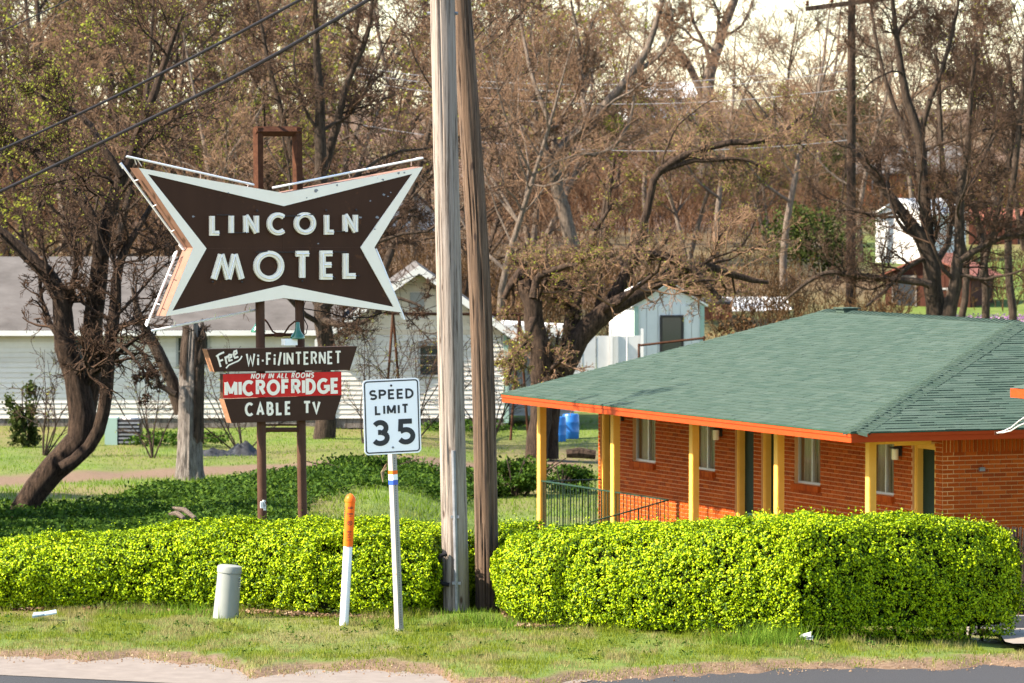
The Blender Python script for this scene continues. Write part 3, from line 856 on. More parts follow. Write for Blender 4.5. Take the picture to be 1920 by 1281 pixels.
# ------------------------------------------------------------------ lettering by strokes
def arc(cx, cy, rx, ry, a0, a1, n=14):
    return [(cx + rx * math.cos(math.radians(a0 + (a1 - a0) * i / n)), cy + ry * math.sin(math.radians(a0 + (a1 - a0) * i / n))) for i in range(n + 1)]
GL = {
 'L': (.55, [[(0, 1), (0, 0), (.55, 0)]]), 'I': (0.0, [[(0, 1), (0, 0)]]),
 'N': (.68, [[(0, 0), (0, 1)], [(0, 1), (.68, 0)], [(.68, 0), (.68, 1)]]),
 'C': (.82, [arc(.45, .5, .45, .5, 48, 312, 22)]), 'O': (.92, [arc(.46, .5, .46, .5, 0, 360, 28)]),
 'M': (.85, [[(0, 0), (0, 1)], [(0, 1), (.425, .12)], [(.425, .12), (.85, 1)], [(.85, 1), (.85, 0)]]),
 'm': (1.0, [[(0, 0), (.27, 1)], [(.27, 1), (.52, 0)], [(.52, 0), (.75, 1)], [(.75, 1), (1, 0)]]),
 'T': (.66, [[(0, 1), (.66, 1)], [(.33, 1), (.33, 0)]]), 'E': (.52, [[(.52, 1), (0, 1), (0, 0), (.52, 0)], [(0, .51), (.46, .51)]]),
 'F': (.52, [[(.52, 1), (0, 1), (0, 0)], [(0, .51), (.44, .51)]]),
 'S': (.6, [arc(.3, .745, .28, .255, 35, 270, 14) + arc(.3, .25, .3, .25, 85, -145, 14)]),
 'P': (.58, [[(0, 0), (0, 1), (.3, 1)] + arc(.3, .74, .27, .26, 80, -90, 10) + [(0, .48)]]),
 'D': (.64, [[(0, 0), (0, 1), (.2, 1)] + arc(.2, .5, .44, .5, 80, -80, 14) + [(.2, 0), (0, 0)]]),
 'R': (.6, [[(0, 0), (0, 1), (.3, 1)] + arc(.3, .75, .27, .25, 80, -90, 10) + [(0, .5)], [(.3, .5), (.6, 0)]]),
 'A': (.7, [[(0, 0), (.35, 1), (.7, 0)], [(.13, .33), (.57, .33)]]),
 'B': (.58, [[(0, 0), (0, 1), (.28, 1)] + arc(.28, .76, .24, .24, 80, -90, 8) + [(0, .52)], [(0.25, .52)] + arc(.28, .26, .3, .26, 85, -85, 10) + [(0, 0)]]),
 'V': (.68, [[(0, 1), (.34, 0), (.68, 1)]]), 'W': (.95, [[(0, 1), (.22, 0), (.475, .75), (.73, 0), (.95, 1)]]),
 'G': (.85, [arc(.45, .5, .45, .5, 50, 340, 22), [(.5, .45), (.88, .45), (.88, .1)]]),
 'i': (.14, [[(.05, .60), (.05, 0)], [(.03, .74), (.13, .90)]]), '-': (.25, [[(0, .38), (.25, .38)]]), '/': (.36, [[(0, -.08), (.36, 1.08)]]),
 'r': (.3, [[(0, .6), (0, 0)], [(0, .35), (.12, .56), (.3, .56)]]),
 'e': (.42, [[(0.0, .33), (.42, .33)] + arc(.21, .31, .21, .29, 5, 310, 14)]),
 '3': (.62, [arc(.3, .745, .28, .255, 150, -80, 14), [(.2, .53), (.34, .53)] , arc(.3, .265, .32, .265, 78, -150, 14)]),
 '5': (.64, [[(.6, 1), (.08, 1), (.05, .52)], [(.05, .52)] + arc(.3, .30, .33, .30, 118, -148, 16)]),
 '&': (.6, [[(.6, 0), (.14, .75)] + arc(.28, .82, .15, .18, 200, -20, 8) + [(.1, .35)] + arc(.24, .2, .22, .2, 150, 330, 8)]),
}
def ribbon(pts, w):
    """2-D polyline to a strip outline: left and right borders with mitred corners"""
    P = [np.array(p, float) for p in pts]
    Q = [P[0]]
    for p in P[1:]:
        if np.linalg.norm(p - Q[-1]) > 1e-5: Q.append(p)
    P = Q; n = len(P)
    closed = n > 3 and np.linalg.norm(P[0] - P[-1]) < 1e-4
    L, R = [], []
    for i in range(n):
        if closed:
            a = P[i] - P[i - 1 if i > 0 else n - 2]; b = P[i + 1 if i < n - 1 else 1] - P[i]
        else:
            a = P[i] - P[i - 1] if i > 0 else P[1] - P[0]
            b = P[i + 1] - P[i] if i < n - 1 else P[-1] - P[-2]
        a = a / np.linalg.norm(a); b = b / np.linalg.norm(b)
        na, nb = np.array([-a[1], a[0]]), np.array([-b[1], b[0]])
        m = na + nb
        lm = np.linalg.norm(m)
        m = na if lm < 0.3 else m / lm
        k = 1.0 / max(0.55, float(np.dot(m, na)))
        L.append(P[i] + m * k * w / 2); R.append(P[i] - m * k * w / 2)
    return L, R

class Plane:
    """a sign face: origin on it, horizontal axis, up axis, outward normal"""
    def __init__(self, p0, yaw, roll=0.0):
        c, s = math.cos(yaw), math.sin(yaw)
        self.n = np.array([s, -c, 0.0]); ax = np.array([c, s, 0.0]); az = ZU
        self.ax = ax * math.cos(roll) + az * math.sin(roll)
        self.az = az * math.cos(roll) - ax * math.sin(roll)
        self.p0 = np.array(p0, float)
    def px(self, x, y, off=0.0):
        """pixel to 2-D coordinates on the face"""
        p = on_plane(x, y, self.p0 + self.n * off, self.n) - self.p0
        return np.array([np.dot(p, self.ax), np.dot(p, self.az)])
    def at(self, q, off=0.0):
        return self.p0 + self.ax * q[0] + self.az * q[1] + self.n * off

def strokes(mb, plane, polys, w, off, thick):
    for k, pl in enumerate(polys):
        L, R = ribbon(pl, w)
        o = off + thick + 0.0005 * (k % 6)
        n = len(L)
        V = [plane.at(p, o) for p in L] + [plane.at(p, o) for p in R] + [plane.at(p, off - 0.002) for p in L] + [plane.at(p, off - 0.002) for p in R]
        F = []
        for i in range(n - 1):
            F.append((i, n + i, n + i + 1, i + 1))
            F.append((i, i + 1, 2 * n + i + 1, 2 * n + i)); F.append((n + i, 3 * n + i, 3 * n + i + 1, n + i + 1))
        F.append((0, 2 * n, 3 * n, n)); F.append((n - 1, 2 * n - 1, 4 * n - 1, 3 * n - 1))
        mb.add(V, F)

def glyph_in_box(ch, x0, x1, y0, y1, w, slant=0.0):
    gw, polys = GL[ch]
    h = y1 - y0 - w
    sx = (x1 - x0 - w) / gw if gw > 0 else 1.0
    return [[(x0 + w / 2 + p[0] * sx + slant * p[1] * h, y0 + w / 2 + p[1] * h) for p in pl] for pl in polys]

def text_fit(s, x0, x1, y0, y1, w, gap=0.22, slant=0.0, xa=None):
    """letters of a word spread between x0 and x1"""
    H = y1 - y0
    wid = [(.45 if c == ' ' else max(GL[c][0], 0.0) + w / H) for c in s]
    tot = sum(wid) + gap * (len(s) - 1)
    k = (x1 - x0) / tot
    out = []; x = x0
    for c, ww in zip(s, wid):
        if c != ' ':
            out.append((c, glyph_in_box(c, x, x + ww * k, y0, y1, w, slant)))
        x += (ww + gap) * k
    return out

# ------------------------------------------------------------------ the motel sign
SD = 57.0
def sign_base(px, d): return W(px, 465, d)
YAW = math.radians(25)
sp = Plane(W(531, 465, SD), YAW)
def poly(pxs, off=0.0): return [sp.px(x, y, off) for x, y in pxs]
outer = poly([(260, 315), (531, 362), (793, 313), (702, 464), (754, 586), (531, 559), (310, 593), (361.6, 465)])
inner = poly([(277, 326.5), (532, 386.6), (773, 326), (676, 464), (738, 575.7), (532, 534.7), (323, 583), (387, 466)])
gz = float(terrain(sp.p0[0], SD))
msign = empty('motel_sign', (sp.p0[0], SD, gz), 'brown four-pointed LINCOLN MOTEL sign with cream border on two pipe posts', 'motel sign')
DEPTH = 0.30
mb = MB()
n = len(outer)
V = [sp.at(p, 0) for p in outer] + [sp.at(p, -DEPTH) for p in outer]
mb.add(V, [(i, n + i, n + (i + 1) % n, (i + 1) % n) for i in range(n)])
mb.build('cabinet_side', MT['side'], msign)
mb = MB()
mb.add([sp.at(p, -0.012) for p in outer] + [sp.at(p, -DEPTH + 0.012) for p in outer],
       [(7, 0, 1), (7, 1, 3), (1, 2, 3), (7, 3, 5), (3, 4, 5), (5, 6, 7), (15, 9, 8), (15, 11, 9), (9, 11, 10), (15, 13, 11), (11, 13, 12), (13, 15, 14)])
mb.build('cabinet_face', MT['brown'], msign)
def border(o1, o2, name, mat):
    mb = MB()
    V = [sp.at(p, 0.004) for p in outer] + [sp.at(p, 0.004) for p in inner] + [sp.at(p, -0.012) for p in inner]
    F = [(i, (i + 1) % n, n + (i + 1) % n, n + i) for i in range(n)] + [(n + i, n + (i + 1) % n, 2 * n + (i + 1) % n, 2 * n + i) for i in range(n)]
    mb.add(V, F)
    return mb.build(name, mat, msign)
border(outer, inner, 'cream_border', MT['cream'])
# seams of the sheet metal
mb = MB()
mb.box(sp.at((0.0, (inner[1][1] + inner[5][1]) / 2), -0.011), sp.ax, sp.n, sp.az, 0.006, 0.004, inner[1][1] - inner[5][1] - 0.02)
mb.box(sp.at(((inner[3][0] + inner[7][0]) / 2, (inner[3][1] + inner[7][1]) / 2), -0.0105), sp.ax, sp.n, sp.az, inner[3][0] - inner[7][0] - 0.02, 0.004, 0.006)
mb.build('seam', MT['postbrown'], msign)
# flaked paint
mb = MB()
for x, y, r_, bd in ((592, 357, 4.5, 1), (632, 347.5, 2, 1), (717, 337, 2.4, 1), (747, 325.5, 2.6, 1), (758, 324, 1.8, 1), (575, 371, 1.5, 1), (720, 365, 2.6, 0), (733, 361, 1.5, 0), (728, 368.5, 1.6, 0), (695, 377, 1.6, 0), (676, 408, 2.8, 0), (708, 408, 3, 0), (702, 430, 2, 1), (363, 406.5, 2.4, 0), (597, 457, 1.6, 0), (428, 362, 1.6, 1)):
    c = sp.px(x, y); r_ = r_ / pxm(SD); k = 9
    ring = [sp.at(c + np.array([math.cos(a) * r_ * rnd.uniform(.5, 1.5), math.sin(a) * r_ * rnd.uniform(.4, 1.2)]), .0065 if bd else -.008) for a in [6.2832 * i / k for i in range(k)]]
    mb.add(ring, [tuple(range(k))])
mb.build('flaked_paint', MT['greymetal'], msign)
# channel letters
LET = [('L', 392.5, 413.5, 400.5, 442), ('I', 428.5, 437, 400, 441.5), ('N', 456, 484, 400, 441), ('C', 500, 537, 398.5, 441.5), ('O', 550.5, 591, 398, 440.5),
       ('L', 607.3, 628, 398.8, 440), ('N', 642, 669.5, 398.5, 439.5),
       ('m', 395, 457, 471.8, 529), ('O', 475, 531.3, 470, 528.5), ('T', 549, 582.5, 470.3, 526.5), ('E', 599, 626.5, 469.8, 524.5), ('L', 642, 669.8, 469.8, 523)]
for ch, x0, x1, yt, yb in LET:
    a = sp.px(x0, yb); b = sp.px(x1, yt)
    w = 0.058 if yt < 450 else 0.068
    g = glyph_in_box(ch, a[0], b[0], a[1], b[1], w)
    mb = MB(); strokes(mb, sp, g, w, -0.012, 0.045)
    lo_ = mb.build('letter', MT['letter'], msign)
    tb = MB()
    for pl in g:
        tb.tube([sp.at(p, 0.042) for p in pl], 0.008, 5)
    tb.build('letter_tube', MT['tube'], lo_, True)
for x0, y0, x1, y1 in ((405, 403, 430, 403), (437, 436.5, 463, 436), (533, 406, 588, 402), (629, 434, 645, 434), (478, 473, 500, 471), (520, 473, 552, 472.5), (624, 472.5, 648, 472.5)):
    mb = MB(); mb.tube([sp.at(sp.px(x0, y0), 0.03), sp.at(sp.px((x0 + x1) / 2, (y0 + y1) / 2 + .6), 0.034), sp.at(sp.px(x1, y1), 0.03)], 0.007, 5); mb.build('electrode_rod', MT['darkrod'], msign)
for x, y in ((398, 530), (453, 530), (566, 528.5), (626, 523), (671, 519), (481, 397), (611, 396), (667, 395.5)):
    mb = MB(); mb.tube([sp.at(sp.px(x, y - 3), 0.01), sp.at(sp.px(x, y), 0.02)], 0.013, 6); mb.build('electrode_cap', MT['darkrod'], msign)
# neon outline tubes standing off the edges
def neon(px_list, off, sup):
    mb = MB()
    pts = [sp.at(sp.px(x, y, off), off) for x, y in px_list]
    e0 = pts[0]; e1 = pts[-1]; d = (e1 - e0) / np.linalg.norm(e1 - e0)
    back = -sp.n * 0.05
    mb.tube([e0 + d * 0.06 + back, e0 + back * 0.8, e0 - d * 0.015, e0 + d * 0.03] + pts[1:-1] + [e1 - d * 0.03, e1 + d * 0.015, e1 + back * 0.8, e1 - d * 0.06 + back], 0.0135, 7)
    t = mb.build('neon_tube', MT['tube'], msign, True)
    for f, dx, dy in sup:
        a = e0 + (e1 - e0) * f
        q = proj(a); sm = MB()
        sm.tube([a, on_plane(q[0] + dx, q[1] + dy, sp.p0 - sp.n * 0.1, sp.n)], 0.006, 5)
        sm.build('tube_support', MT['tube'], t)
neon([(240, 294), (473, 346)], -0.02, [(.05, 4, 12), (.07, 9, 14), (.58, 0, 10), (.97, -3, 10)])
neon([(514, 352), (790, 297)], -0.02, [(.1, 1, 10), (.5, 3, 8), (.93, 0, 10)])
neon([(228, 308), (344, 466)], -0.22, [(.2, 8, -3), (.5, 7, -3), (.8, 6, -3)])
neon([(331, 474), (276, 609)], -0.22, [(.3, 7, 3), (.7, 7, 3)])
neon([(287, 620), (478, 582)], -0.22, [(.2, 3, -10), (.6, 2, -9), (.95, 0, -8)])
neon([(706, 470), (757, 596)], -0.02, [(.2, -5, 2), (.7, -5, 2)])
# pipe posts: one bent frame that shows above the cabinet and runs to the ground
ppl = Plane(sp.p0 - sp.n * DEPTH / 2, YAW)
def pp(x, y): return ppl.at(ppl.px(x, y))
PR = 0.056
mb = MB()
for xt, xb in ((484, 491.5), (557, 567)):
    top = pp(xt, 246); bot = pp(xb, 960); d = (bot - top) / (top[2] - bot[2])
    foot = top + d * (top[2] - gz + 0.4)
    m1 = pp(xt + (xb - xt) * .16, 352)
    mb.tube([m1 + (top - m1) * -0.05, foot], PR, 14)
mb.build('post', MT['postbrown'], msign, True)
mb = MB()
tl, tr = pp(483.5, 246.5), pp(556.5, 246.5)
ml, mr = pp(484.8, 356), pp(558.6, 356)
mb.tube([ml, tl + ZU * 0.045], 0.06, 4); mb.tube([mr, tr + ZU * 0.045], 0.06, 4)
mb.tube([tl - sp.ax * 0.04, tr + sp.ax * 0.04], 0.06, 4)
mb.build('top_frame', MT['rust'], msign)
mb = MB(); mb.tube([pp(492, 806), pp(562, 806)], 0.028, 8); mb.tube([pp(492, 797), pp(562, 797)], 0.012, 6); mb.build('cross_bar', MT['postbrown'], msign)
mb = MB()   # splash of white paint at the foot of a post
for i in range(14):
    t = rnd.random()
    c = pp(490 + rnd.uniform(-4, 4), 952 - 14 * t) + sp.n * (PR + 0.003)
    mb.box(c, sp.ax, sp.n, sp.az, rnd.uniform(.01, .03), 0.01, rnd.uniform(.02, .07))
mb.build('paint_splash', MT['white'], msign)

# boards below: placed on a plane just in front of the posts
bp = Plane(sp.p0 - sp.n * 0.02, YAW)
def board(name, pxs, th, mat, side, label):
    q = [bp.px(x, y) for x, y in pxs]
    mb = MB(); m = len(q)
    mb.add([bp.at(p, 0) for p in q] + [bp.at(p, -th) for p in q], [tuple(range(m - 1, -1, -1)), tuple(range(m, 2 * m))])
    o = mb.build(name, mat, msign)
    o["label"] = label
    s = MB(); s.add([bp.at(p, 0) for p in q] + [bp.at(p, -th) for p in q], [(i, (i + 1) % m, m + (i + 1) % m, m + i) for i in range(m)])
    s.build('board_edge', side, o)
    return o
b1 = board('sign_board', [(388, 655), (670, 649.5), (656, 694), (402, 697.5)], 0.16, MT['boardbrown'], MT['boardside'], 'brown board reading Free Wi-Fi/INTERNET')
b2 = board('sign_board', [(418, 702), (640, 697), (640.5, 741), (418.5, 747)], 0.10, MT['red'], MT['boardbrown'], 'red board reading MICROFRIDGE')
b3 = board('sign_board', [(420, 749), (641, 741.5), (626, 787), (434, 793.5)], 0.16, MT['boardbrown'], MT['boardside'], 'brown board reading CABLE TV')
def put_text(parent, s, xa, ya, xb, yb, hpx, w, mat, gap=0.2, slant=0.0, thick=0.004, plane=None, name='lettering'):
    pl = plane or bp
    a, b = pl.px(xa, ya), pl.px(xb, yb)
    d = b - a; Lh = np.linalg.norm(d); cs, sn = d / Lh
    H = hpx / pxm(np.linalg.norm(pl.at(a)))
    g = text_fit(s, 0, Lh, 0, H, w, gap, slant)
    mb = MB()
    for ch, polys in g:
        strokes(mb, pl, [[(a[0] + p[0] * cs - p[1] * sn, a[1] + p[0] * sn + p[1] * cs) for p in q] for q in polys], w, 0.002, thick)
    return mb.build(name, mat, parent)
put_text(b1, 'Wi-Fi/INTERNET', 461, 687, 640, 682.5, 25, 0.0225, MT['letter'], 0.2)
def q64(pts): return [bp.px(380 + x / 6.4, 630 + y / 6.4) for x, y in pts]
mb = MB()
strokes(mb, bp, [q64([(160, 247), (200, 220), (255, 195)]), q64([(178, 245), (198, 310), (215, 372)]), q64([(195, 305), (242, 285)]), q64([(268, 248), (276, 290), (287, 337)]), q64([(272, 275), (288, 250), (312, 240)]),
    q64([(303, 276), (342, 252), (340, 226), (318, 226), (305, 255), (318, 298), (356, 288)]), q64([(370, 236), (408, 206), (402, 178), (378, 186), (367, 225), (386, 264), (426, 250)])], 0.021, 0.002, 0.004)
mb.build('lettering', MT['letter'], b1)
mb = MB(); strokes(mb, bp, [q64([(280, 388), (310, 352), (370, 324), (430, 298), (455, 272), (470, 240)])], 0.016, 0.002, 0.004); mb.build('underline', MT['letter'], b1)
put_text(b2, 'NOW IN ALL ROOMS', 470, 711, 588, 708.5, 10.5, 0.0125, MT['letter'], 0.2, 0.2)
put_text(b2, 'MICROFRIDGE', 421, 744, 636, 738, 30, 0.041, MT['letter'], 0.10)
put_text(b3, 'CABLE', 459, 781, 546, 778, 26, 0.030, MT['letter'], 0.26)
put_text(b3, 'TV', 568, 777, 601, 776, 25, 0.030, MT['letter'], 0.1)
# gooseneck lamps over the boards
def gooseneck(x, y, s, lbl):
    c = bp.at(bp.px(x, y), 0.10 if s > 0 else -0.35)
    l = MB()
    l.lathe(c, ZU, [(0, .085), (.012, .088), (.04, .075), (.08, .045), (.12, .03), (.19, .024), (.20, .02)], 18)
    sh_ = l.build('lamp_shade', MT['greenlamp'], msign, True)
    t = MB(); e = bp.at(bp.px(524, 628), -0.02)
    tp = c + ZU * 0.2
    t.tube([tp, tp + ZU * 0.03 + (e - tp) * 0.15, tp + (e - tp) * 0.45 + ZU * 0.02, tp + (e - tp) * 0.7 - ZU * 0.03, e], 0.011, 7)
    t.build('lamp_arm', MT['rust'], msign, True)
gooseneck(552, 635, 1, ''); gooseneck(505, 625, -1, '')
mb = MB(); mb.tube([pp(490, 629), pp(565, 627)], 0.018, 7); mb.box(bp.at(bp.px(524, 628), -.03), sp.ax, sp.n, sp.az, .09, .06, .05); mb.build('lamp_bracket', MT['rust'], msign)
mb = MB(); mb.box(bp.at(bp.px(539, 641), 0.06), sp.ax, sp.n, sp.az, 0.16, 0.12, 0.075); mb.build('floodlight_box', MT['white'], msign)
mb = MB(); mb.tube([bp.at(bp.px(x, y), -0.05) for x, y in ((577, 560), (571, 580), (573, 598), (580, 612), (577, 626), (566, 632))], 0.006, 5)
mb.tube([bp.at(bp.px(x, y), -0.15) for x, y in ((575, 579), (620, 586), (660, 597), (700, 596), (735, 585))], 0.007, 5)
mb.build('loose_wire', MT['cable'], msign)

# ------------------------------------------------------------------ speed limit sign
base = W(750, 1193, 48.75)
base[2] = float(terrain(base[0], base[1]))
SY, SR = math.radians(20), math.radians(1.7)
ss = Plane(W(735, 781, 48.75), SY, SR)
ssign = empty('speed_limit_sign', base, 'white SPEED LIMIT 35 sign on leaning perforated steel post before the hedge', 'road sign')
sw, shh, cr = 0.61, 0.765, 0.045
def rrect(w, h, r, n=5):
    out = []
    for cx, cy, a in ((w / 2 - r, h / 2 - r, 0), (-w / 2 + r, h / 2 - r, 90), (-w / 2 + r, -h / 2 + r, 180), (w / 2 - r, -h / 2 + r, 270)):
        out += [(cx + r * math.cos(math.radians(a + 90 * i / n)), cy + r * math.sin(math.radians(a + 90 * i / n))) for i in range(n + 1)]
    return out
mb = MB(); mb.prism([ss.at(p, -0.003) for p in rrect(sw, shh, cr)], ss.n * 0.003)
plate = mb.build('sign_plate', MT['signwhite'], ssign)
mb = MB()
o1, o2 = rrect(sw - 0.028, shh - 0.028, cr - 0.01), rrect(sw - 0.054, shh - 0.054, cr - 0.02)
k = len(o1)
mb.add([ss.at(p, 0.002) for p in o1] + [ss.at(p, 0.002) for p in o2], [(i, (i + 1) % k, k + (i + 1) % k, k + i) for i in range(k)])
mb.build('border_line', MT['black'], plate)
def put_abs(parent, s, x0, x1, y0, y1, w, gap):
    mb = MB()
    for ch, polys in text_fit(s, x0, x1, y0, y1, w, gap):
        strokes(mb, ss, polys, w, 0.0015, 0.0012)
    return mb.build('lettering', MT['black'], parent)
put_abs(plate, 'SPEED', -0.238, 0.238, 0.175, 0.278, 0.021, 0.17)
put_abs(plate, 'LIMIT', -0.182, 0.182, 0.020, 0.123, 0.021, 0.24)
put_abs(plate, '3', -0.226, -0.032, -0.295, -0.03, 0.052, 0)
put_abs(plate, '5', 0.048, 0.246, -0.293, -0.03, 0.052, 0)
mb = MB(); mb.lathe(ss.at((0, 0.315), 0.0), ss.n, [(0, .012), (.006, .011), (.009, .004)], 10); mb.build('bolt', MT['darkrod'], plate)
mb = MB(); mb.lathe(ss.at((0.0, -0.315), 0.0), ss.n, [(0, .012), (.006, .011), (.009, .004)], 10); mb.build('bolt', MT['greymetal'], plate)
# post
ptop = ss.at((0.0, 0.37), -0.034); pbot = on_plane(750, 1194, ss.p0 - ss.n * 0.036, ss.n)
base[0], base[1] = pbot[0], pbot[1]; pbot = pbot + (pbot - ptop) * 0.08
pd = (pbot - ptop) / np.linalg.norm(pbot - ptop)
pax = np.cross(ss.n, pd); pax /= np.linalg.norm(pax); pn = np.cross(pd, pax); pn = pn if pn[1] < 0 else -pn
yawp = math.radians(14)
pax2 = pax * math.cos(yawp) ; 
if pax[0] < 0: pax = -pax
yr = math.radians(24)
pax, pn = pax * math.cos(yr) - pn * math.sin(yr), pn * math.cos(yr) + pax * math.sin(yr)
mb = MB(); PL = np.linalg.norm(pbot - ptop); mb.box((ptop + pbot) / 2 - ss.n * 0.02, pax, pn, pd, 0.064, 0.064, PL)
post = mb.build('post', MT['steelpost'], ssign)
mb = MB()
q = 0.80
while q < PL - 0.33:
    c = ptop + pd * q + pn * 0.0322 - ss.n * 0.02
    m = 8
    ring = [c + pax * 0.0065 * math.cos(2 * math.pi * i / m) + pd * 0.0065 * math.sin(2 * math.pi * i / m) + pn * 0.0008 for i in range(m)]
    mb.add(ring, [tuple(range(m))])
    q += 0.0254
mb.build('punched_hole', MT['black'], post)
def band(z0, z1, mat, name, ex=0.004):
    mb = MB(); mb.box(ptop + pd * ((z0 + z1) / 2) - ss.n * 0.02, pax, pn, pd, 0.064 + ex, 0.064 + ex, z1 - z0); return mb.build(name, mat, post)
zq = lambda y: (y - 712) / 185.0
band(zq(901), zq(910), MT['blue'], 'blue_tape')
band(zq(883), zq(890), MT['orange'], 'orange_tape', 0.003)
band(zq(890.2), zq(900.8), MT['white'], 'white_tape', 0.003)
mb = MB()
for i in range(5):
    s0 = W(727 - i * 0.6, 868 + 3 * i, 48.72)
    mb.tube([s0, s0 + np.array([-0.03 - .006 * i, 0, -0.03]), s0 + np.array([-0.035, 0.01, -0.09 - .01 * i])], 0.006, 5)
mb.build('twine', MT['litter'], post)

# ------------------------------------------------------------------ orange topped marker post
b0 = W(645, 1178, 49.5); b0[2] = float(terrain(b0[0], b0[1]))
tp = W(657.5, 926, 49.5)
ax = tp - b0; H = np.linalg.norm(ax); ax /= H
mk = empty('marker_post', b0, 'white cable marker post with orange domed top leaning right before the hedge', 'marker post')
r = 0.046
mb = MB(); mb.lathe(b0 - ax * 0.2, ax, [(0, r), (0.2 + H * 0.60, r), (0.2 + H * 0.605, r * 0.9)], 24); mb.build('tube', MT['whitepvc'], mk, True)
mb = MB(); z0 = H * 0.60
mb.lathe(b0, ax, [(z0, r + .001), (z0 + .002, r + .005), (H - 0.085, r + .005), (H - 0.083, r + .009), (H - .06, r + .009), (H - .04, r + .004), (H - .02, r * .8), (H - .006, r * .45), (H, 0.004)], 24)
cap_ = mb.build('orange_cap', MT['orange'], mk, True)
# print on the orange sleeve, bent round it
rx = np.cross(ax, np.array([0, 1.0, 0])); rx /= np.linalg.norm(rx); rx = rx if rx[0] > 0 else -rx
fy = np.cross(ax, rx); fy = fy if fy[1] < 0 else -fy
def on_sleeve(u_, h_, e=0.0066):
    th = u_ / r
    return b0 + ax * h_ + (rx * math.sin(th) + fy * math.cos(th)) * (r + e)
class Sleeve:
    def __init__(s, h): s.h = h
    def at(s, q, off=0.0): return on_sleeve(q[0], s.h + q[1], 0.0055 + off)
mb = MB()
for txt, hh, wd_, ht, sw_ in (('AT&T', H - 0.155, 0.050, 0.026, 0.006),):
    for ch, polys in text_fit(txt, -wd_ / 2 + .008, wd_ / 2 + .008, 0, ht, sw_, 0.2):
        strokes(mb, Sleeve(hh), polys, sw_, 0.0006, 0.0004)
sl = Sleeve(0)
for h_, wd_, th_ in ((H - .205, .056, .011), (H - .228, .026, .006), (H - .385, .046, .005), (H - .395, .04, .004), (H - .445, .034, .005), (H - .475, .042, .004)):
    strokes(mb, sl, [[(-wd_ / 2 + .006 + wd_ * i / 6, h_) for i in range(7)]], th_, 0.0006, 0.0004)
strokes(mb, sl, [[(.008 + .022 * math.cos(a / 16 * 6.2832), H - .30 + .022 * math.sin(a / 16 * 6.2832)) for a in range(17)], [(-.006, H - .314), (.022, H - .286)], [(-.004, H - .295), (.006, H - .30), (.016, H - .312)], [(.004, H - .288), (.012, H - .30)]], 0.005, 0.0006, 0.0004)
strokes(mb, sl, [[(.008 + .012 * math.cos(a / 10 * 5.0), H - .422 + .012 * math.sin(a / 10 * 5.0)) for a in range(11)]], 0.004, 0.0006, 0.0004)
for h_ in np.arange(H - .14, H - .36, -0.022):
    strokes(mb, sl, [[(-.060, h_), (-.052, h_ - .001)]], 0.012, 0.0006, 0.0004)
mb.build('printing', MT['black'], cap_)

# ------------------------------------------------------------------ grey telephone pedestal
b0 = W(423, 1160, 50.3); b0[2] = float(terrain(b0[0], b0[1]))
tp = W(431, 1062, 50.3); ax = tp - b0; H = np.linalg.norm(ax); ax /= H
pd_ = empty('cable_pedestal', b0, 'pale grey cylindrical cable pedestal leaning in front of the hedge', 'utility pedestal')
mb = MB(); mb.lathe(b0 - ax * 0.15, ax, [(0, .138), (0.15 + H - .07, .123), (0.15 + H - .068, .118)], 32); mb.build('body', MT['greypvc'], pd_, True)
mb = MB(); mb.lathe(b0, ax, [(H - .068, .118), (H - .066, .130), (H - .012, .131), (H + .004, .124), (H + .012, .10), (H + .015, .01)], 32); mb.build('lid', MT['greypvc'], pd_, True)
mb = MB(); mb2 = MB()
rx = np.cross(ax, np.array([0, 1.0, 0])); rx /= np.linalg.norm(rx); rx = rx if rx[0] > 0 else -rx
fy = np.cross(ax, rx); fy = fy if fy[1] < 0 else -fy
def onp(a, h, e): return b0 + ax * h + (rx * math.sin(a) + fy * math.cos(a)) * (.1265 + e)
def patch(m, a0, a1, h0, h1, e):
    k = 5; V = []
    for i in range(k + 1):
        a = a0 + (a1 - a0) * i / k; V += [onp(a, h0, e), onp(a, h1, e)]
    m.add(V, [(2 * i, 2 * i + 2, 2 * i + 3, 2 * i + 1) for i in range(k)])
patch(mb, 0.98, 1.4, H - .215, H - .10, .0025)
patch(mb2, 1.0, 1.12, H - .21, H - .105, .0045)
for i in range(6): patch(mb2, 1.16, 1.36, H - .205 + .018 * i, H - .196 + .018 * i, .0045)
lb = mb.build('label_sticker', MT['white'], pd_); mb2.build('printing', MT['black'], lb)

